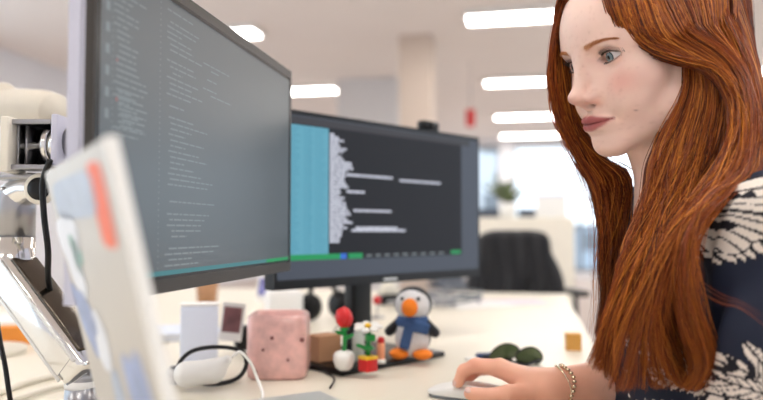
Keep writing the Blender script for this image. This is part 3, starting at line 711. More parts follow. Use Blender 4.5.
G().tube([at(540, 360, 1.2), at_z(520, 366, DZ+.004), at_z(498, 363, DZ+.004), at_z(476, 357, DZ+.004)], .0024, n=8).mk('temple', M['black'], sg)
G().tube([at(484, 356, 1.22), at_z(500, 358, DZ+.005), at_z(522, 364, DZ+.004), at_z(530, 369, DZ+.003)], .0022, n=8).mk('temple', M['black'], sg)
c = at_z(486, 360); t = thing('key_fob', 'navy blue key fob with metal ring just left of the sunglasses', 'key fob', c)
G().box(c+[0, 0, .006], (.034, .018, .012), rz(.3), .004).mk('fob', M['navyplastic'], t); G().box(c+[-.026, -.004, .003], (.02, .012, .005), rz(.3), .001).mk('tag', M['paper'], t)
# left edge items
c = at_z(12, 345); t = thing('orange_sticky_pad', 'orange sticky note block at the left frame edge behind the chrome arm', 'sticky notes', c)
G().box(c+[-.004, .02, .017], (.062, .04, .034), rz(.1), .001).mk('note_block', M['orangecard'], t, smooth=False)
G().tube([at(-6, 300, .95), at(0, 340, .9), at(5, 365, .88), at(9, 392, .87), at_z(12, 410, DZ+.003)], .003, n=8).mk('thin_black_cable', M['black'], None, label='thin black cable curving down at the lower left frame corner', cat='cable')
G().tube([at_z(-25, 402, DZ+.005), at_z(0, 392, DZ+.005), at_z(30, 381, DZ+.005), at_z(66, 374, DZ+.005), at_z(110, 372, DZ+.005)], .0048, n=10).mk('white_cable', M['cream'], None, label='thick cream cable arcing across the desk behind the chrome post', cat='cable', group='cream cables at lower left')
G().tube([at_z(-10, 410, DZ+.005), at_z(25, 396, DZ+.005), at_z(60, 386, DZ+.005), at_z(100, 384, DZ+.005)], .0036, n=10).mk('white_cable', M['cream'], None, label='thinner cream cable nearest the frame bottom, before the thick one', cat='cable', group='cream cables at lower left')
c = at_z(40, 325); t = thing('notebook', 'open white notebook lying on the neighbouring desk at left', 'notebook', c)
G().box(c+[-.08, .1, .004], (.16, .21, .008), rz(.3), .002).mk('page_block', M['paper'], t, smooth=False); G().box(c+[.075, .15, .004], (.15, .21, .007), rz(.3), .002).mk('cover_page', M['white'], t, smooth=False)
G().tube([at_z(330, 388, DZ+.003), at_z(334, 378, DZ+.003), at_z(322, 370, DZ+.003), at_z(306, 356, DZ+.003), at(328, 340, 1.35), at(338, 325, 1.42)], .0015, n=6).mk('thin_cable', M['black'], None, label='thin dark cord running from the laptop towards the right monitor stand', cat='cable')

# ------------------------------------------------------------------ office behind
def office_chair(loc, ang, label, m, back_h=.52, bw=.235, group='office swivel chairs'):
    loc = np.array([loc[0], loc[1], 0.]); R = rz(ang)      # chair faces local +x
    q = lambda x, y, z: loc+R@np.array([x, y, z])
    t = thing('office_chair', label, 'office chair', loc, group)
    G().box(q(0, 0, .47), (.48, .48, .07), R, .03).mk('seat', m, t)
    V, Q = nets(lambda P: smax(s_ell((P-loc.astype(np.float32))@R.astype(np.float32), (-.24, 0, .50+back_h/2), (.05, bw, back_h/2+.04)), np.abs(((P-loc.astype(np.float32))@R.astype(np.float32))[:, 0]+.24)-.028, .02), loc+[-.5, -.5, .4], loc+[.5, .5, 1.2], .012)
    mk('backrest', V, Q, m, t)
    G().tube([q(-.05, 0, .42), q(-.24, 0, .44), q(-.29, 0, .55), q(-.27, 0, .75)], .018, n=8).mk('back_bar', M['black'], t)
    G().lathe(q(0, 0, .09), [(.028, 0), (.028, .2), (.016, .2), (.016, .35)], 16).mk('gas_post', M['satin'], t)
    for k in range(5):
        a = k*2*math.pi/5; G().tube([q(0, 0, .11), q(.28*math.cos(a), .28*math.sin(a), .075)], [.022, .012], n=8, spline=False).mk('leg', M['black'], t)
        G().lathe(q(.28*math.cos(a), .28*math.sin(a), .03)+R@np.array([-.012*math.sin(a), .012*math.cos(a), 0]), [(.028, -.024), (.03, 0)], 16, R@np.array([-math.sin(a), math.cos(a), 0])).mk('caster', M['black'], t)
    for s in (-1, 1):
        G().tube([q(0, s*.25, .47), q(0, s*.28, .50), q(0, s*.28, .66)], .012, n=8).mk('arm_support', M['black'], t); G().box(q(.0, s*.28, .675), (.24, .06, .025), R, .01).mk('armrest', M['black'], t)
    return t
cc = at(522, 240, 2.95); CA = math.pi/2+.25
office_chair((cc[0]+.02, cc[1]+.30), CA-.2+.0, 'black office chair at the far end of the desk, wearing the black jacket', M['blackcloth'], .36, .16)
jc = np.array([cc[0]-.02, cc[1]+.07, 0])
def jacket(P):
    q = (P-jc.astype(np.float32))@rz(.08).astype(np.float32); x, y, z = q.T
    w = .158+.03*np.clip((.95-z)*2, 0, 1)+.006*np.sin(9*z+2); zt = .955-28*np.abs(x)**4.4
    fold = .012*np.sin(44*x+4*np.sin(5*z))*np.clip((.95-z)*4, 0, 1)+.006*np.sin(90*x+9*z)
    d = smax(np.abs(x)-w, np.abs(y)-.045-fold, .06); d = smax(d, z-zt, .05)
    return smax(d, .50-z+.03*np.sin(9*x), .01)
V, Q = nets(jacket, jc+[-.35, -.2, .42], jc+[.35, .2, 1.05], .008)
jt = thing('jacket', 'black jacket hung over the office chair at the far desk end', 'jacket', jc+[0, 0, .5])
mk('jacket_body', V, Q, M['blackcloth'], jt)
for s in (-1, 1): G().tube([jc+[s*.13, .0, .85], jc+[s*.165, -.02, .74], jc+[s*.165, -.03, .60], jc+[s*.165, -.03, .53]], [.03, .038, .036, .030], n=14).mk('sleeve', M['blackcloth'], jt)
office_chair((1.28, 6.1), 2.6, 'grey swivel chair turned sideways in the distance right of the jacket', M['greycloth'])
office_chair((.72, 6.4), -1.2, 'grey swivel chair at the distant desk, nearest the right monitor edge', M['greycloth'])
# cream sideboard seen beyond the jacket
cb = thing('sideboard', 'cream low cabinet beyond the black jacket, its top above the desk line', 'cabinet', rm(-.12, 4.7, 0)); 
su, sv = -.02, 5.0
cb.location = rm(su, sv, 0)
G().box(rm(su, sv, .53), (.62, .42, 1.02), RR, .004).mk('carcass', M['cream'], cb, smooth=False)
for s in (-1, 1):
    d_ = G().box(rm(su+s*.152, sv-.216, .53), (.296, .014, .96), RR, .002).mk('door', M['cream'], cb, smooth=False)
    G().tube([rm(su+s*.03, sv-.235, .60), rm(su+s*.03, sv-.235, .72)], .005, n=6, spline=False).mk('handle', M['satin'], d_)
def far_monitor(u, v, z, ang, label):
    c = rm(u, v, z); R = RR@rz(ang)
    t = thing('distant_monitor', label, 'monitor', c, 'distant desk monitors')
    G().box(c+[0, 0, .30], (.54, .03, .32), R, .006).mk('panel', M['black'], t); G().box(c+R[:, 1]*-.017+[0, 0, .305], (.51, .002, .29), R).mk('screen', M['scr2bg'], t, smooth=False)
    G().box(c+[0, 0, .08], (.05, .03, .16), R, .005).mk('neck', M['black'], t); G().box(c+[0, 0, .006], (.22, .17, .012), R, .004).mk('foot', M['black'], t)
far_monitor(.15, 7.9, DZ, .3, 'dark distant monitor on the farther desk, left of the mullion')
far_monitor(-.55, 7.9, DZ, -.2, 'dark distant monitor mostly behind the right monitor edge')
far_monitor(1.0, 5.15, DZ, 2.9, 'distant monitor back on the far desk behind the face')
# red hanging sign
sc_ = at(470.5, 118, 8.2); st = thing('hanging_sign', 'small red sign hanging from the ceiling above the right monitor', 'sign', sc_)
G().box(sc_, (.10, .02, .20), RR, .004).mk('sign_plate', M['red'], st, smooth=False); G().tube([sc_+[0, 0, .1], [sc_[0], sc_[1], CE-.005]], .005, n=6, spline=False).mk('sign_wire', M['satin'], st)
for (px, py, lab) in ((507, 213, 'potted green plant on the cream cabinet top, left'), ):
    c = rm(su-.12, sv, 1.04); t = thing('potted_plant', lab, 'plant', c)
    G().lathe(c, [(.05, 0), (.065, .10), (.058, .10), (.05, .02)], 20).mk('plant_pot', M['white'], t); g = G()
    for k in range(26):
        a = random.uniform(0, 6.28); e = random.uniform(.5, 1.3); L_ = random.uniform(.12, .26); dd_ = np.array([math.cos(a)*math.cos(e), math.sin(a)*math.cos(e), math.sin(e)]); g.ell(c+[0, 0, .09]+dd_*L_*.5, (L_*.5, .018, .004), frame(dd_, (0.1, .2, 1)), 10)
    g.mk('foliage', M['lensgreen'], t)
c = rm(su+.17, sv, 1.04); t = thing('storage_box', 'white storage box on the cream cabinet top, right of the plant', 'box', c)
G().box(c+[0, 0, .07], (.2, .26, .14), RR, .006).mk('box_body', M['white'], t); G().box(c+[0, 0, .148], (.21, .27, .02), RR, .004).mk('box_lid', M['bluepaper'], t)
# buildings outside the far windows
for i, (u, w, h, lab) in enumerate(((-3.5, 6, 9, 'pale grey building outside the far windows at left'), (4.2, 5, 4.2, 'low grey-blue building outside the far windows beside the face'))):
    c = rm(u, 30, -3); t = thing('building', lab, 'building', c, 'buildings outside')
    M['bld%d' % i] = mat('building_render_%d' % i, s2l(*((200, 205, 210) if i == 0 else (168, 182, 196))), .8)
    G().box(c+[0, 0, h/2], (w, 5, h), RR).mk('building_walls', M['bld%d' % i], t, smooth=False)
    for a in range(4):
        for b in range(3):
            G().box(c+RR[:, 0]*(-w/2+w*(a+.5)/4)-RR[:, 1]*2.51+[0, 0, h*(b+.55)/3], (w*.14, .05, h*.16), RR).mk('building_window', M['frame'], t, smooth=False)
G().box(rm(0, 40, -3.1), (120, 60, .2), RR).mk('trim_outside_ground', M['carpet'], None, smooth=False, kind='structure')
office_chair((.60, .83), math.pi+.0, 'black office chair the woman sits on, mostly outside the frame', M['blackcloth'], .30)

# ================================================================== the person
HM = np.array([[0.34734552, -0.90458912, -0.24712267], [-0.93704159, -0.32466985, -0.12861783], [-0.03611301, -0.27623905, 0.96041024]])
HO = np.array([.230, .786, .186+CZ])
def h2w(p): return HO+(HM@np.asarray(p, float))/1000.
def w2h(P): return ((P-HO.astype(np.float32))@HM.astype(np.float32))*1000.
def lid_curves(x):
    s = (x-31.)/14.5
    zu = -.6+5.6*(1-np.abs(s)**2.2)+.12*(x-31)*.5; zl = -.6-4.6*(1-np.abs(s)**2.2)+.12*(x-31)*.5
    return zu, zl
def lipfn(x):
    a = np.abs(x)
    up = -65+8.0*np.clip(1-(a/25.)**1.6, 0, 1)-1.2*np.exp(-(a/3.2)**2); lo = -65.5-8.2*np.clip(1-(a/23.)**2, 0, 1)
    return up, lo
def head_sdf(H):
    """head in millimetres: x to the side (mirrored), y forward, z up, origin between the pupils"""
    X = np.abs(H[:, 0]); P = np.stack([X, H[:, 1], H[:, 2]], 1)
    d = s_ell(P, (0, -82, 32), (73, 94, 80))
    d = smin(d, s_ell(P, (0, -38, 22), (60, 49, 50)), 22)                 # forehead
    d = smin(d, s_ell(P, (0, -40, -32), (56, 46, 62)), 18)                # mid face
    d = smin(d, s_ell(P, (43, -29, -26), (18, 22, 16)), 20)               # cheekbone
    d = smin(d, s_ell(P, (28, -17, -48), (19, 22, 22)), 18)               # cheek
    d = smin(d, s_cone(P, (9, -8, -91), (47, -62, -68), 15, 15), 20)      # jaw
    d = smin(d, s_cone(P, (47, -62, -68), (62, -82, -20), 15, 12), 18)
    d = smin(d, s_ell(P, (0, -3, -91), (17, 19, 15)), 12)                 # chin
    d = smin(d, s_ell(P, (0, -6, -66), (26, 26, 20)), 12)                 # mouth mound
    d = smin(d, s_cone(P, (7, 5, 15), (37, -5, 17), 7.5, 6), 12)            # brow
    # eye sockets
    d = smax(d, -s_ell(P, (31, 10, -2), (17, 14, 11.5)), 10)
    d = smax(d, -s_ell(P, (17, 14, -2), (8, 8, 12)), 8)
    # nose
    n = s_cone(P, (0, 9, 6), (0, 23.5, -26), 6.0, 6.4)
    n = smin(n, s_ell(P, (0, 28.2, -33.8), (8.4, 9.6, 8.0)), 6)
    n = smin(n, s_ell(P, (11, 16.5, -38.2), (5.4, 9.5, 6.0)), 8)
    n = smin(n, s_cone(P, (0, 26, -39), (0, 17.5, -45.5), 4.0, 5), 4)
    d = smin(d, s_cone(P, (5, 8, 0), (12, 6, -32), 6, 7), 12)
    d = smin(d, n, 10)
    d = smax(d, -s_ell(P, (6.2, 21, -46.3), (3.1, 7, 4.2)), 1.8)
    d = d+.35*np.exp(-((P[:, 0]-18.5)/2.0)**2-((P[:, 2]+40)/5)**2-((P[:, 1]-10)/8)**2)   # wing crease
    # lips
    l = smin(s_cone(P, (22.5, 6.5, -65), (11, 15.5, -62), 1.8, 3.6), s_cone(P, (11, 15.3, -62.2), (3, 19.0, -61.3), 3.6, 4.4), 3)
    l = smin(l, s_ell(P, (0, 19.2, -61.6), (5, 4.2, 3.6)), 2)
    l2 = smin(s_cone(P, (21, 7, -66.5), (9, 15.5, -70), 2.0, 4.2), s_cone(P, (9, 15.5, -69.4), (0, 17.0, -69.8), 4.2, 4.7), 3)
    d = smin(d, l, 3.5); d = smin(d, l2, 3.5)
    fr = 1/(1+np.exp(-(P[:, 1]-0)/2))
    zl = -66.4+1.8*(P[:, 0]/24.)**2
    d = d+2.2*np.exp(-((P[:, 2]-zl)/1.0)**2)*fr/(1+np.exp((P[:, 0]-24.5)/1.2))
    d = d+1.4*np.exp(-((P[:, 0])/3.0)**2-((P[:, 2]+53.5)/4.5)**2)*fr                     # philtrum
    d = d+2.0*np.exp(-((P[:, 0])/14.)**2-((P[:, 2]+80.5)/3.6)**2)*fr
    d = d+1.4*np.exp(-((P[:, 0]-27.5)/3)**2-((P[:, 2]+66)/4)**2)*fr
    # eyelids over the eyeball
    q = np.sqrt(((P-np.array([31, -12.3, 0], np.float32))**2).sum(1))
    zu, zd = lid_curves(P[:, 0])
    d = smin(d, q-13.9, 3.5)
    crease = np.exp(-((P[:, 2]-zu-4.6)/1.1)**2)*np.exp(-((P[:, 0]-31)/13)**4)*(P[:, 1] > -12)
    d = d+1.0*crease
    op = np.maximum(P[:, 2]-zu, zd-P[:, 2])*.85; op = np.maximum(op, -(P[:, 1]+8)); op = np.maximum(op, 12.0-q)
    d = smax(d, -op, .9)
    # ear
    e = s_ell(P, (72, -92, -8), (5, 15, 29)); e = smax(e, -s_ell(P, (79, -90, -4), (5, 9, 19)), 3)
    return smin(d, e, 4)
NB = np.array([.365, .835, 1.00])     # neck base
SHN = np.array([.375, .672, .945]); SHF = np.array([.372, .985, .950])
ELF = np.array([.385, .900, .772]); WRF = at(550, 388, .893); ELN = np.array([.350, .655, .732]); HAN = np.array([.215, .63, .752])
hand = {}
MC = {'i': at(500, 369, .915), 'm': at(500, 367, .936), 'r': at(503, 368, .956), 'p': at(509, 371, .973)}
FG = {'i': [MC['i'], at(475, 365.5, .930), at(463, 371.5, .938), at(458.5, 382.5, .941)],
      'm': [MC['m'], at(477, 365, .953), at(464, 370, .963), at(460, 379.5, .968)],
      'r': [MC['r'], at(480, 366, .975), at(467, 370, .985), at(462, 379, .988)],
      'p': [MC['p'], at(491, 369, .990), at(477, 371, .998), at(469, 379, 1.000)]}
TB = [at(532, 392, .885), at(509, 394.5, .876), at(489, 396, .878), at(470, 393.5, .884)]
TRAD = [.0125, .0112, .0092, .0075]
def arm_hand(P):
    d = s_cone(P, WRF, ELF, .0225, .036)
    w2 = WRF+[0, .010, 0]; w1 = WRF-[0, .008, 0]
    d = smin(d, s_cone(P, w1, w2, .021, .021), .01)
    for i, (k, w) in enumerate((('i', -.010), ('m', 0.), ('r', .008), ('p', .016))):
        d = smin(d, s_cone(P, WRF+[-.012, w, .002], MC[k], .0155, [.0105, .0105, .0105, .010][i]), .010)
    for i, k in enumerate('imrp'):
        r = [.0093, .0095, .009, .008][i]; f = FG[k]
        c = smin(s_cone(P, f[0], f[1], r*1.08, r*.94), smin(s_cone(P, f[1], f[2], r*.96, r*.84), s_cone(P, f[2], f[3], r*.86, r*.74), .002), .003)
        d = smin(d, c, .005)
    t = smin(s_cone(P, TB[0], TB[1], TRAD[0], TRAD[1]), smin(s_cone(P, TB[1], TB[2], TRAD[1], TRAD[2]), s_cone(P, TB[2], TB[3], TRAD[2]*1.02, TRAD[3]), .002), .004)
    return smin(d, t, .006)
def near_hand(P):
    d = s_cone(P, ELN, HAN, .036, .023)
    d = smin(d, s_box(P, HAN+[-.05, .0, .004], (.045, .036, .013), .012), .02)
    for i in range(4):
        b = HAN+[-.092, -.028+.019*i, .004]; d = smin(d, smin(s_cone(P, b, b+[-.035, 0, .004], .009, .0085), s_cone(P, b+[-.035, 0, .004], b+[-.062-(.008 if i in (1, 2) else 0), 0, -.006], .0083, .007), .003), .005)
    return smin(d, s_cone(P, HAN+[-.03, .034, 0], HAN+[-.085, .062, -.002], .012, .008), .01)
def body_sdf(P):
    H = w2h(P)
    d = head_sdf(H)/1000.
    nk = s_cone(P, h2w((0, -86, -55)), NB, .050, .053)
    nk = smin(nk, s_cone(P, h2w((0, -66, -92)), NB+[-.018, 0, -.02], .028, .032), .03)
    d = smin(d, nk, .022)
    d = smin(d, s_cone(P, NB+[.01, -.01, -.03], SHN, .05, .046), .05); d = smin(d, s_cone(P, NB+[.01, .01, -.03], SHF, .05, .046), .05)
    tor = s_ell(P, (.395, .83, .80), (.098, .15, .20)); tor = smin(tor, s_ell(P, (.40, .83, .60), (.105, .15, .16)), .08)
    d = smin(d, tor, .06)
    d = smin(d, s_cone(P, SHF, ELF, .044, .037), .03); d = smin(d, s_cone(P, SHN, ELN, .044, .037), .03)
    d = smin(d, arm_hand(P), .006)
    return smin(d, near_hand(P), .006)
V, Q = nets(body_sdf, (.02, .45, .42), (.52, 1.12, 1.32), .0017, slack=1.6)
M['skin'] = mat('skin', (0, 0, 0), .46, spec=.42, attr='skin_colour', noise=.035, nscale=60, sss=.12)
person = thing('person', 'red-haired woman in navy leaf-print blouse looking left, her hand on a mouse', 'person', [.42, .83, 0])
body = mk('body', V, Q, M['skin'], person)
# skin colour
H = w2h(V.astype(np.float32)); x, y, z = H.T; ax = np.abs(x); base = np.array(s2l(250, 214, 199)); C = np.tile(base, (len(V), 1))
def blend(C, m, col): m = np.clip(m, 0, 1)[:, None]; return C*(1-m)+np.array(col)*m
face = (y > -60) & (z > -130) & (z < 130)
C = blend(C, .45*np.exp(-((ax-42)/17)**2-((z+28)/13)**2)*(y > -40), s2l(228, 140, 128))
C = blend(C, .40*np.exp(-((ax)/9)**2-((z+38)/9)**2)*(y > 18), s2l(226, 142, 126))
C = blend(C, .35*np.exp(-((ax-13)/5)**2-((z+42)/6)**2)*(y > 6), s2l(214, 122, 110))
C = blend(C, .40*np.exp(-((ax-31)/16)**2-((z-0)/8)**2)*(y > -25), s2l(206, 150, 140))
zu, zd = lid_curves(ax)
inx = np.clip(1-np.abs((ax-31)/15.5)**6, 0, 1)*(y > -25)
C = blend(C, .85*np.exp(-((z-zu-.7)/.8)**2)*inx, s2l(60, 36, 34)); C = blend(C, .45*np.exp(-((z-zd+.6)/.8)**2)*inx, s2l(120, 78, 72))
C = blend(C, .35*np.exp(-((z-zu-4.4)/.9)**2)*inx, s2l(150, 96, 88))
up, lo = lipfn(ax); sm = lambda t, w: 1/(1+np.exp(-t/w))
lm = sm(up+.6-z, .45)*sm(z-lo+.6, .45)*(ax < 25.5)*(y > 0); ml = -66.4+1.8*(ax/24.)**2
C = blend(C, lm*.92, s2l(186, 96, 98)); C = blend(C, lm*.8*np.exp(-((z-ml)/1.0)**2), s2l(92, 30, 34)); C = blend(C, .4*lm*(z > ml), s2l(158, 68, 74))
C = blend(C, .75*np.exp(-((ax-6.3)/3.2)**2-((z+46.5)/2.6)**2)*(y > 12)*(y < 30), s2l(110, 50, 44))  # nostril shade painted into the skin colour
# brows: warm ginger
bx = (ax-14)/34.; bz = 13.5+6.0*np.sin(np.clip(bx, 0, 1)*2.2)-1.2*bx*2; bw = 2.9*(1-.65*np.clip(bx, 0, 1))
bm = np.exp(-((z-bz)/bw)**4)*(bx > -.02)*(bx < 1.02)*(y > -30)*np.clip(bx*8+.35, 0, 1)
C = blend(C, .7*bm, s2l(212, 140, 84))
# freckles
fr = rng.uniform((-60, -60, -100), (60, 30, 60), (260, 3))
for f_ in fr:
    dd = (H[:, 0]-f_[0])**2+(H[:, 2]-f_[2])**2
    if abs(f_[0]) < 58: C = blend(C, .13*np.exp(-dd/1.6)*(y > -45), s2l(176, 112, 84))
for (fx_, fz_) in ((44, -62), (60, -4)): C = blend(C, .6*np.exp(-((H[:, 0]-fx_)**2+(H[:, 2]-fz_)**2)/1.0)*(y > -60), s2l(140, 84, 66))
# hands slightly warmer
hm = np.clip((.30-V[:, 0])/.05, 0, 1)*(V[:, 2] < .83); C = blend(C, hm*.75, s2l(240, 168, 134))
for k in 'imrp':
    for j in (1,): dd = ((V-FG[k][j])**2).sum(1); C = blend(C, .35*np.exp(-dd/.010**2), s2l(224, 130, 108))
set_attr(body, 'skin_colour', C)
# nails
M['nail'] = mat('nail', s2l(238, 196, 184), .25, coat=.3)
def nail(tip, prev, upv, r):
    a = tip-prev; a = a/np.linalg.norm(a); n = upv-a*np.dot(upv, a); n /= np.linalg.norm(n); b = np.cross(a, n); R = np.stack([a, b, n], 1)
    G().ell(tip+n*r*.72+a*.001, (.0058, r*.72, .0022), R, 14).mk('fingernail', M['nail'], body)
nail(FG['i'][3], FG['i'][2], np.array([-.8, -.3, .5]), .0069); nail(FG['m'][3], FG['m'][2], np.array([-.8, -.1, .5]), .007)
nail(FG['r'][3], FG['r'][2], np.array([-.8, 0, .5]), .0067); nail(TB[3], TB[2], np.array([-.1, -.5, .85]), .0075)
# eyes
M['sclera'] = mat('eye_white', s2l(226, 218, 216), .12, coat=.6, noise=.02); M['pupil'] = mat('pupil', (.004, .004, .004), .08, coat=.8, noise=0)
M['iris'] = mat('iris_grey_green', s2l(120, 138, 144), .2, noise=.35, nscale=900, coat=.8); M['limbus'] = mat('iris_rim', s2l(60, 74, 78), .2, coat=.8)
gz = np.array([-.0, 1, -.10]); gz /= np.linalg.norm(gz)
for s in (1, -1):
    ec = np.array([31*s, -12.3, 0.]); e = G().ell(h2w(ec), (.0123,)*3, None, 40).mk('eye', M['sclera'], person)
    dirw = HM@np.array([gz[0]-.02, gz[1], gz[2]]); dirw /= np.linalg.norm(dirw)
    def cap(name, r0, r1, off, m_):
        c0 = h2w(ec); g = G(); R_ = .0123+off; prof = [(r_, math.sqrt(R_**2-r_**2)) for r_ in np.linspace(r1, r0, 6)]
        g.lathe(c0, prof, 32, dirw); return g.mk(name, m_, e)
    cap('iris_rim', .0002, .0062, .00012, M['limbus']); cap('iris', .0002, .0054, .00022, M['iris']); cap('pupil', .0001, .0024, .00034, M['pupil'])
# lashes and brow hairs as fine tapered hairs
def hairs(name, segs, r, m, parent, ns=4):
    g = G()
    Vs = []; Fs = []; n0 = 0
    for P in segs:
        P = np.asarray(P); T = np.gradient(P, axis=0); T /= np.linalg.norm(T, axis=1)[:, None]+1e-12
        N = np.cross(T, [0.3, .2, .93]); N /= np.linalg.norm(N, axis=1)[:, None]+1e-9; B = np.cross(T, N); L = len(P); rad = r*np.linspace(1, .25, L)[:, None]
        R_ = np.stack([P+rad*(math.cos(a)*N+math.sin(a)*B) for a in (0, 2.094, 4.189)], 1).reshape(-1, 3)
        Vs.append(R_)
        for i in range(L-1):
            for k in range(3): Fs.append((n0+i*3+k, n0+i*3+(k+1) % 3, n0+(i+1)*3+(k+1) % 3, n0+(i+1)*3+k))
        n0 += L*3
    return mk(name, np.concatenate(Vs), Fs, m, parent)
M['lash'] = mat('lashes', s2l(52, 32, 26), .6); M['brow'] = mat('brow_hair', s2l(200, 128, 72), .6)
def face_y(xs, zs):
    """front surface y of the head at x,z by marching inwards"""
    yy = np.full(len(xs), 45.); 
    for _ in range(60): d_ = head_sdf(np.stack([xs, yy, zs], 1).astype(np.float32)); yy = yy-np.clip(d_, -1, 6)*.8
    return yy
for s in (1, -1):
    segs = []
    for t_ in np.linspace(18.5, 46, 42):
        zu, zd = lid_curves(np.array([t_])); r0 = np.array([t_, 0, zu[0]]); q = r0-[31, -12.3, 0]; dd = 14.1**2-q[0]**2-q[2]**2; yb = -12.3+math.sqrt(max(dd, 4))
        L_ = 6.0+2.5*(t_-18)/28; a = np.array([t_, yb, zu[0]+.2]); out = (t_-29)/22
        segs.append([h2w((s*(a[0]+out*L_*k*.8), a[1]+L_*k*.75, a[2]+L_*(k*k*.75-k*.18))) for k in (0, .35, .7, 1)])
    for t_ in np.linspace(22, 45, 24):
        zu, zd = lid_curves(np.array([t_])); q = np.array([t_-31, 0, zd[0]]); dd = 14.1**2-q[0]**2-q[2]**2; yb = -12.3+math.sqrt(max(dd, 4)); out = (t_-29)/22
        segs.append([h2w((s*(t_+out*3*k), yb+2.6*k, zd[0]-.2-2.0*k)) for k in (0, .5, 1)])
    hairs('eyelashes', segs, .00028, M['lash'], person)
    xs = rng.uniform(14, 48, 230); bx = (xs-14)/34; bz = 13.5+6*np.sin(bx*2.2)-2.4*bx; zs = bz+rng.uniform(-1, 1, 230)*2.6*(1-.65*bx); ys = face_y(xs, zs)
    segs = []
    for x_, y_, z_, b_ in zip(xs, ys, zs, bx):
        L_ = 5.; an = .9-1.2*b_; segs.append([h2w((s*(x_+L_*k*math.cos(an)), y_+.25-.9*k*(.3+b_), z_+L_*k*math.sin(an)*.7)) for k in (0, .5, 1)])
    hairs('eyebrow', segs, .00013, M['brow'], person)
# mouse
mc = np.array([.118, .960, DZ]); mdir = np.array([-.87, .49, 0]); MR = frame(mdir)
t = thing('computer_mouse', 'flat white mouse with dark underside beneath her fingers', 'mouse', mc)
def fmouse(P):
    q = (P-mc.astype(np.float32))@MR.astype(np.float32); top = .0185-q[:, 0]**2*2.6-q[:, 1]**2*2.5
    r = ((np.abs(q[:, 0])/.057)**4+(np.abs(q[:, 1])/.029)**4)**.25-1
    return smax(smax(r*.027, q[:, 2]-top, .004), .0045-q[:, 2], .001)
netobj('mouse_top', fmouse, mc-[.08, .08, .01], mc+[.08, .08, .03], .0017, M['white'], t)
V, Q = nets(lambda P: smax((((np.abs(((P-mc.astype(np.float32))@MR.astype(np.float32))[:, 0])/.055)**4+(np.abs(((P-mc.astype(np.float32))@MR.astype(np.float32))[:, 1])/.0275)**4)**.25-1)*.027, np.abs(P[:, 2]-DZ-.0027)-.0024, .001), mc-[.08, .08, .01], mc+[.08, .08, .02], .0016)
mk('mouse_base', V, Q, M['frame'], t)
# bracelet on the wrist (worn: a part of the person)
bc = WRF+(ELF-WRF)*.115; bd = (ELF-WRF)/np.linalg.norm(ELF-WRF); BR = frame(bd)
g = G()
for k in range(30):
    a = 2*math.pi*k/30; rr_ = .0262; p = bc+BR[:, 1]*rr_*math.cos(a)+BR[:, 2]*rr_*math.sin(a)+bd*(.0035*math.sin(3*a)); 
    g.ell(p, (.0030, .0030, .0022), None, 8)
g.tube([bc+BR[:, 1]*.0262*math.cos(a)+BR[:, 2]*.0262*math.sin(a)+bd*(-.006+.004*math.cos(2*a)) for a in np.linspace(0, 2*math.pi, 30)], .0009, n=6, res=1, spline=False)
g.mk('bracelet', M['goldchain'], person)

# ------------------------------------------------------------------ blouse
HEMT = .40; HEM = WRF+(ELF-WRF)*HEMT; hd_ = (ELF-WRF)/np.linalg.norm(ELF-WRF)
def blouse_sdf(P):
    d = s_ell(P, (.392, .83, .80), (.116, .165, .225)); d = smin(d, s_ell(P, (.40, .83, .60), (.125, .17, .16)), .09)
    d = smin(d, s_cone(P, NB+[.01, -.01, -.035], SHN, .056, .055), .05); d = smin(d, s_cone(P, NB+[.01, .01, -.035], SHF, .056, .053), .05)
    d = smin(d, smin(s_cone(P, SHN, ELN, .058, .056), s_cone(P, ELN, ELN+(HAN-ELN)*.3, .056, .05), .03), .03)
    fs = smin(s_cone(P, SHF, ELF, .056, .055), s_cone(P, HEM-hd_*.03, ELF, .043, .052), .035)
    fs = smin(fs, s_ell(P, (.345, .93, .845), (.048, .045, .085)), .04)
    d = smin(d, fs, .03)
    x, y, z = P[:, 0], P[:, 1], P[:, 2]
    w = .0022*np.sin(38*z+26*x+9*np.sin(21*y+14*x))+.0016*np.sin(90*x-48*z+4*np.sin(40*y))+.0018*np.sin(60*z-70*y+3*np.sin(30*x))
    w = w+.0022*np.sin(34*(x*.5+z)+12*y+2*np.sin(17*x))
    d = d-w
    d = smax(d, -(s_cone(P, h2w((0, -78, -70)), NB+[-.03, 0, .0], .052, .068)), .006)          # neckline
    d = smax(d, -((P-HEM.astype(np.float32))@hd_.astype(np.float32)), .003) if False else d
    cut = np.maximum(-((P-HEM.astype(np.float32))@hd_.astype(np.float32)), s_cone(P, WRF-hd_*.1, HEM, .08, .075))
    d = smax(d, -np.maximum((P-HEM.astype(np.float32))@hd_.astype(np.float32), s_cone(P, WRF-hd_*.1, HEM, .075, .075)), .003)
    return smax(d, .47-z, .004)
V, Q = nets(blouse_sdf, (.12, .50, .45), (.56, 1.10, 1.08), .0017)
M['blouse'] = mat('printed_blouse', (0, 0, 0), .7, attr='print', noise=.03, nscale=300, bump=.15, bscale=900, spec=.3)
bl = mk('blouse', V, Q, M['blouse'], person)
navy = np.array(s2l(28, 35, 54)); crm = np.array(s2l(232, 222, 212)); ink = np.array(s2l(24, 24, 34))
C = np.tile(navy, (len(V), 1))
far = V[:, 1] > .82
Yr = np.where(far, .955, .635)
qx = 381.5+F*V[:, 0]/Yr; qy = 231-F*(V[:, 2]-CZ)/Yr      # flat print chart on the cloth, in small units
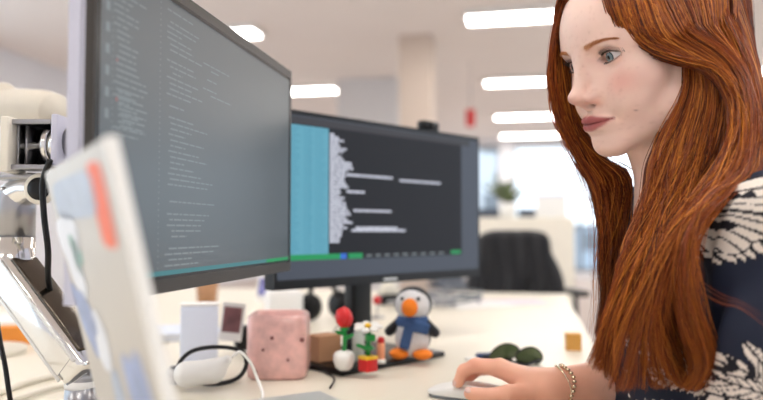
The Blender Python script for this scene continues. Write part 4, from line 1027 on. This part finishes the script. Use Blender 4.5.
def feather(C, p0, p1, w, per=5.5, sel=None, seed=0, serr=.35, ang=.8):
    p0 = np.array(p0, float); p1 = np.array(p1, float); ax_ = p1-p0; L = np.linalg.norm(ax_); ax_ /= L; nx = np.array([-ax_[1], ax_[0]])
    dx = qx-p0[0]; dy = qy-p0[1]; t = (dx*ax_[0]+dy*ax_[1]); s = dx*nx[0]+dy*nx[1]
    t = t+1.2*np.sin(s*.2+seed); u = t/L; prof = np.clip(np.sin(np.pi*np.clip(u, 0, 1)**.75), 0, 1)**.55
    v = (t+np.abs(s)*ang)/per; v2 = v+.12*np.sin(v*2.1+seed); fr_ = v2-np.floor(v2)
    edge = w*prof*(1-serr*np.abs(fr_-.5)*2*(np.abs(s)/w > .5)); ins = (np.abs(s) < edge) & (u > 0) & (u < 1)
    if sel is not None: ins &= sel
    lw = .20+.12*np.sin(np.floor(v2)*2.4+seed)**2
    dark = (fr_ < lw) | (np.abs(s) < 1.2) | (np.abs(s) > edge-1.5)
    blk = (np.sin(np.floor(v2)*3.3+seed*1.7) > .86) & (np.abs(s) < edge*.75)
    C[ins] = crm; C[ins & (dark | blk)] = ink
    return C
nr = ~far
# big fan over the near shoulder
C = feather(C, (772, 216), (690, 262), 30, 7, nr, 1, .2, -.2)
fanx, fany = 708, 196; dxx = qx-fanx; dyy = qy-fany; ang = np.arctan2(dyy, dxx); rr2 = np.hypot(dxx, dyy)
edge = 62+3.5*np.cos(ang*12.4); fan = nr & (rr2 < edge+14*np.cos(ang)**2*(dxx > 0)) & (ang > -.55) & (ang < 1.95)
va = ang*6.2+.10*np.sin(rr2*.12); fa = va-np.floor(va); C[fan] = crm
lnw = .17+.10*np.sin(np.floor(va)*2.7)**2
C[fan & ((fa < lnw) | (rr2 > edge+14*np.cos(ang)**2*(dxx > 0)-1.6))] = ink
C[fan & (np.abs(dyy-.36*dxx-2) < 1.3)] = ink; C[fan & (rr2 < 16) & (fa < .45)] = ink; C[fan & (np.abs(dyy-.36*dxx-6) < 2.2) & (fa < .35)] = ink
C[fan & (rr2 > 38) & (rr2 < 47) & (np.sin(np.floor(va)*5.1) > .75)] = ink
for (p0, p1, w, per, sd, se, an) in (((700, 402), (775, 388), 19, 7, 2, .3, .9), ((690, 372), (768, 392), 15, 6, 3, .35, .9), ((705, 356), (752, 374), 11, 6, 4, .2, .5), ((768, 392), (738, 340), 12, 5, 5, .5, 1.4), ((790, 375), (752, 322), 9, 5, 7, .55, 1.4),
        ((650, 350), (690, 372), 12, 6, 8, .4, .9), ((640, 420), (690, 402), 16, 6, 9, .4, .9), ((690, 450), (760, 440), 22, 7, 10, .4, .9), ((820, 300), (880, 250), 22, 7, 11, .4, .8), ((800, 420), (860, 350), 22, 7, 12, .4, .8),
        ((655, 270), (600, 240), 14, 6, 13, .4, .8), ((830, 500), (700, 520), 26, 8, 14, .4, .8)):
    C = feather(C, p0, p1, w, per, nr, sd, se, an)
for (p0, p1, w, per, sd) in (((622, 335), (606, 262), 15, 6, 1), ((640, 262), (668, 300), 13, 6, 2), ((618, 372), (660, 352), 12, 6, 3), ((600, 352), (612, 380), 8, 5, 5), ((690, 330), (720, 380), 18, 6, 6), ((640, 230), (690, 222), 12, 6, 7), ((660, 420), (620, 480), 18, 7, 8)):
    C = feather(C, p0, p1, w, per, far, sd, .4, .8)
set_attr(bl, 'print', C)
# trousers, shoes
def legs_sdf(P):
    d = s_ell(P, (.42, .83, .53), (.13, .17, .10))
    for s in (-1, 1):
        k = (.02, .83+s*.11, .545); a_ = (.05, .83+s*.10, .11)
        d = smin(d, s_cone(P, (.40, .83+s*.085, .53), k, .082, .06), .04); d = smin(d, s_cone(P, k, a_, .058, .042), .02)
    return smax(d, .10-P[:, 2], .004)
V, Q = nets(legs_sdf, (-.1, .6, .07), (.6, 1.06, .68), .006); mk('trousers', V, Q, M['blackcloth'], person)
for s in (-1, 1):
    V, Q = nets(lambda P: smax(smin(s_cone(P, (.06, .83+s*.10, .06), (.05, .83+s*.10, .12), .04, .038), s_ell(P, (-.02, .83+s*.10, .035), (.125, .045, .038)), .03), .002-P[:, 2], .004), (-.2, .6, -.02), (.2, 1.06, .2), .005)
    mk('shoe', V, Q, M['white'], person)

# ------------------------------------------------------------------ hair
def resamp(P, n):
    P = smooth_path(P, 8); s = np.concatenate([[0], np.cumsum(np.linalg.norm(np.diff(P, axis=0), axis=1))]); s /= s[-1]; t = np.linspace(0, 1, n)
    return np.stack([np.interp(t, s, P[:, i]) for i in range(3)], 1)
HV = []; HF = []; HC = []; hn0 = [0]
dark_h = np.array(s2l(74, 28, 8)); mid_h = np.array(s2l(154, 72, 22)); lite_h = np.array(s2l(230, 144, 54))
def add_strand(P, r, c):
    T = np.gradient(P, axis=0); T /= np.linalg.norm(T, axis=1)[:, None]+1e-12
    N = np.cross(T, [0.25, -.9, .2]); N /= np.linalg.norm(N, axis=1)[:, None]+1e-9; B = np.cross(T, N); L = len(P); t = np.linspace(0, 1, L)
    rad = (r*np.clip((1-t)*3.2, .2, 1))[:, None]
    HV.append(np.stack([P+rad*(math.cos(a)*N+math.sin(a)*B) for a in (0, 2.094, 4.189)], 1).reshape(-1, 3))
    i = np.arange(L-1)[:, None]*3+hn0[0]; k = np.arange(3)[None]; k2 = (k+1) % 3
    HF.append(np.stack([i+k, i+k2, i+3+k2, i+3+k], -1).reshape(-1, 4)); HC.append(np.repeat(np.tile(c, (L, 1)), 3, 0)); hn0[0] += L*3
def family(guides, n, thick, nclump=26, clump=.75, wave=.004, L=46, r=.00038, back=True, tone=0., out=(0, -1, 0), lift=0., grow=None, sheet=.8):
    Gd = np.array([resamp([at(*g) for g in gd], L) for gd in guides]); m = len(Gd); t = np.linspace(0, 1, L)
    out = np.array(out, float)
    def surf(s):
        q = np.clip(s, 0, 1)*(m-1); i = int(min(q, m-2)); f = q-i; return Gd[i]*(1-f)+Gd[i+1]*f
    nclump = int(nclump*2.2); n = int(n*1.25); cl = [(random.random(), random.random(), random.uniform(0, 6.28), random.uniform(2.0, 4.5), random.gauss(0, .5)) for _ in range(nclump)]
    env = np.clip(t*5, .15, 1)
    for _ in range(n):
        s = random.random(); c = min(cl, key=lambda q: abs(q[0]-s)+.25*abs(q[1]-.5)*0+random.random()*.03); dd = random.random()
        k = clump*np.clip((t-.15)*1.3, 0, 1)
        k = np.clip(k*(.72+.28*c[1])+.35*np.clip((t-.72)/.28, 0, 1), 0, .90); sa = s*(1-k)+c[0]*k; da = dd*(1-k)+c[1]*k
        q = np.clip(sa, 0, 1)*(m-1); i = np.minimum(q.astype(int), m-2); f = (q-i)[:, None]; P = Gd[i, np.arange(L)]*(1-f)+Gd[i+1, np.arange(L)]*f
        P = P-out*((da-.0)*thick*env)[:, None]
        P = P+np.stack([np.sin(t*6.28*c[3]*.5+c[2]), .5*np.sin(t*5*c[3]+c[2]*2), .3*np.cos(t*6.28*c[3]*.5+c[2])], 1)*(wave*np.clip(t*1.5, 0, 1))[:, None]
        j = rng.normal(0, 1, 3)*.0011; P = P+j+np.stack([np.sin(t*9+random.random()*6)]*3, 1)*rng.normal(0, .0006, 3)
        Hh = w2h(P.astype(np.float32)); fq = s_ell(Hh, (0, -86, 34), (81, 98, 87)); need = 1.5+7*(1-dd)-fq; need = np.where(need > 0, need, 0)*np.clip((Hh[:, 2]-.96*Hh[:, 1]-15)/35, 0, 1)
        rw = np.clip(1.3-t/.16, 0, 1)[:len(fq)]*(Hh[:, 2] > 20); need = need-np.maximum(fq-(2+6*(1-dd)), 0)*rw
        if np.abs(need).max() > 0:
            gr = (Hh-np.array([0, -86, 34]))/np.array([81, 98, 87])**2; gr /= np.linalg.norm(gr, axis=1)[:, None]; P = P+((gr*need[:, None])@HM.T)/1000.
        e = L if random.random() < .3 else int(L*(1-.26*random.random()**1.5)); P = P[:e]
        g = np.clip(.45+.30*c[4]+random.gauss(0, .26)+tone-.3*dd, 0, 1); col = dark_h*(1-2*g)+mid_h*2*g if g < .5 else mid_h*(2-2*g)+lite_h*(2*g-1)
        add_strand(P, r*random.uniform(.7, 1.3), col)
    if back:
        K = 14*(m-1)+1; S_ = np.array([surf(s) for s in np.linspace(.03, .97, K)])
        rows = []
        for side in (0, 1):
            off = thick*(sheet+.12*side); Q_ = S_-out*(off*env)[None, :, None]; q0 = Q_.reshape(-1, 3); Hh = w2h(q0.astype(np.float32)); fq = s_ell(Hh, (0, -86, 34), (81, 98, 87)); tt = np.tile(t, K)
            need = np.maximum(1.0-fq, 0)*np.clip((Hh[:, 2]-.96*Hh[:, 1]-15)/35, 0, 1)-np.maximum(fq-1.5, 0)*np.clip(1.3-tt/.16, 0, 1)*(Hh[:, 2] > 20)
            gr = (Hh-np.array([0, -86, 34]))/np.array([81, 98, 87])**2; gr /= np.linalg.norm(gr, axis=1)[:, None]; rows.append((q0+((gr*need[:, None])@HM.T)/1000.).reshape(Q_.shape))
        A = np.concatenate([rows[0].reshape(-1, 3), rows[1].reshape(-1, 3)]); nA = K*L; n0 = hn0[0]; fs = []
        for b in range(2):
            for i in range(K-1):
                for j in range(int(L*.80)): fs.append((n0+b*nA+i*L+j, n0+b*nA+(i+1)*L+j, n0+b*nA+(i+1)*L+j+1, n0+b*nA+i*L+j+1))
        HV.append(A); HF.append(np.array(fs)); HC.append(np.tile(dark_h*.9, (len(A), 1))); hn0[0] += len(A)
g1 = [(622, -60, .80), (622, -24, .778), (623, 5, .758), (631, 32, .740), (652, 50, .730), (682, 60, .722), (712, 66, .718), (734, 90, .712), (738, 128, .702), (722, 165, .690), (698, 200, .680), (672, 236, .676), (652, 280, .678), (634, 325, .682), (622, 368, .686), (612, 392, .688)]
g2 = [(625, -75, .79), (648, -35, .752), (668, 2, .738), (694, 30, .728), (722, 48, .720), (740, 68, .714), (750, 100, .706), (748, 145, .695), (732, 180, .680), (705, 206, .668), (690, 245, .664), (688, 295, .664), (700, 335, .664), (708, 365, .667), (694, 390, .672)]
g3 = [(655, -80, .79), (688, -45, .765), (714, -8, .752), (733, 25, .742), (748, 58, .735), (757, 95, .725), (763, 140, .712), (752, 175, .690), (728, 190, .668), (702, 215, .655), (692, 255, .652), (697, 305, .652), (710, 345, .655), (712, 372, .66), (700, 390, .665)]
g4 = [(680, -80, .80), (705, -45, .785), (728, -12, .778), (744, 25, .772), (754, 62, .766), (762, 100, .758), (772, 150, .75), (784, 205, .745), (790, 260, .745)]
g4b = [(665, -85, .80), (692, -50, .77), (716, -14, .76), (736, 22, .752), (750, 58, .745), (759, 96, .735), (770, 150, .73), (778, 205, .735), (780, 260, .74)]
g5 = [(690, -85, .86), (715, -50, .86), (735, -15, .86), (747, 25, .86), (757, 62, .86), (765, 100, .86), (775, 150, .85), (788, 205, .84), (795, 260, .84)]
h1 = [(684, 52, .748), (686, 82, .747), (678, 108, .746), (665, 134, .745), (656, 160, .744), (652, 188, .742), (643, 218, .738), (629, 255, .732), (616, 298, .727), (603, 340, .722), (592, 364, .718)]
h2 = [(700, 50, .742), (705, 95, .740), (697, 135, .736), (684, 172, .730), (668, 213, .724), (652, 258, .718), (636, 308, .713), (620, 352, .709), (626, 388, .706)]
h2c = [(700, 50, .742), (705, 95, .740), (697, 135, .736), (684, 172, .730), (670, 213, .722), (660, 255, .714), (656, 300, .708), (662, 340, .706), (674, 372, .705), (688, 388, .702)]
h3 = [(722, 52, .738), (729, 100, .732), (722, 150, .722), (706, 188, .712), (690, 224, .704), (682, 268, .700), (684, 318, .698), (694, 350, .698), (702, 378, .698), (694, 392, .698)]
k1 = [(592, -60, .80), (568, -12, .805), (555, 30, .820), (552, 80, .835), (559, 120, .848), (575, 155, .857), (592, 186, .862), (599, 222, .864), (600, 260, .864), (602, 298, .862), (597, 335, .86)]
k2 = [(600, -60, .80), (580, -12, .812), (569, 25, .832), (571, 80, .856), (580, 125, .868), (604, 158, .874), (630, 172, .878), (632, 205, .878), (624, 240, .874), (614, 275, .870), (606, 315, .864)]
k0 = [(598, -62, .79), (584, -30, .785), (574, -10, .79), (566, 8, .805), (561, 40, .828), (560, 85, .845), (568, 120, .858), (588, 156, .867), (606, 186, .870), (612, 220, .872), (608, 262, .868), (606, 300, .864), (600, 332, .86)]
family([k1, k0, k2], 1500, .022, 22, .7, .0035, out=(-.3, -1, 0), tone=-.12)
b1 = [(690, -85, .86), (730, -50, .90), (748, -15, .93), (752, 30, .95), (752, 80, .96), (755, 140, .96), (760, 200, .95), (765, 260, .94)]
b2 = [(672, -80, .86), (684, -50, .90), (692, -10, .93), (695, 40, .94), (700, 100, .94), (705, 160, .94), (710, 220, .94), (712, 260, .94)]
family([g5, b1, b2], 900, .02, 20, .6, .003, tone=-.05, out=(.5, .5, 0))
family([g5, g4], 700, .02, 18, .6, .003, tone=-.02)
family([g4, g4b], 500, .015, 12, .6, .003, tone=.05)
family([h1, h2], 1700, .028, 26, .8, .0045, tone=-.02)
g1b = [(634, -66, .79), (638, -28, .764), (646, 4, .747), (662, 31, .734), (687, 49, .725), (711, 64, .719), (731, 83, .712), (743, 117, .704), (736, 160, .690), (713, 198, .676), (684, 236, .670), (668, 285, .671), (664, 335, .673), (676, 372, .676), (690, 388, .678)]
g1c = [(614, -67, .79), (632, -29, .760), (645, 3, .745), (664, 30, .734), (689, 48, .725), (713, 63, .719), (733, 82, .712), (744, 117, .704), (738, 160, .690), (716, 199, .676), (690, 238, .668), (682, 285, .668), (688, 330, .670), (700, 366, .673), (690, 390, .676)]
family([g1, g1b], 1700, .018, 20, .82, .0035, tone=.08)
family([g1c, g2, g3], 2000, .018, 22, .82, .0035, tone=.12)
family([h2c, h3], 1400, .022, 20, .85, .005, tone=-.1)
h2b = [p if i < 5 else (p[0]+8, p[1], p[2]-.012) for i, p in enumerate(h2)]
family([h1, h2b], 500, .008, 10, .9, .006, tone=.2, back=False)
for gg in ([k1, k2], [h1, h2], [g1, g1b], [g1c, g3], [h2c, h3]):
    family(gg, 90, .006, 90, .0, .011, tone=.2, back=False, out=(0, -1, 0))
for _ in range(60):      # loose single hairs
    b = random.choice([k1, h1, g2, g3]); sh = random.uniform(-7, 7); P = resamp([at(p[0]+sh*min(i/5, 1.4), p[1], p[2]-.004) for i, p in enumerate(b)], 46)
    add_strand(P+rng.normal(0, .001, 3), .00022, mid_h)
for k in range(5):
    a = random.uniform(-9, 9); add_strand(resamp([at(704, 286+a, .655), at(722, 297+a*.8, .62), at(742, 304+a*.6, .600), at(770, 322+a, .592)], 30), .00022, mid_h)
for k in range(0):
    a = random.uniform(-7, 7); add_strand(resamp([at(742+a*.6, 60, .712), at(752+a*.8, 110, .695), at(752+a, 160, .655), at(752+a, 184, .61), at(756+a*.6, 198+a, .575), at(775, 222+a, .57)], 30), .0004, lite_h*.5+mid_h*.5)
# scalp cap under the strands
def cap_sdf(P):
    H = w2h(P); d = s_ell(H, (0, -86, 34), (81, 98, 87)); d = smax(d, -(H[:, 2]-.96*H[:, 1]-72), 6); d = smax(d, -(H[:, 2]+70+.0*H[:, 1]), 10)
    return d/1000.
Vc, Qc = nets(cap_sdf, (.1, .6, .95), (.55, 1.05, 1.36), .003)
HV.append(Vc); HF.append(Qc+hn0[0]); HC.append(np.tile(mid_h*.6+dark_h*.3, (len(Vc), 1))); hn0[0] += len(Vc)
M['hair'] = mat('copper_hair', (0, 0, 0), .34, spec=.45, attr='hair_colour', noise=.12, nscale=50)
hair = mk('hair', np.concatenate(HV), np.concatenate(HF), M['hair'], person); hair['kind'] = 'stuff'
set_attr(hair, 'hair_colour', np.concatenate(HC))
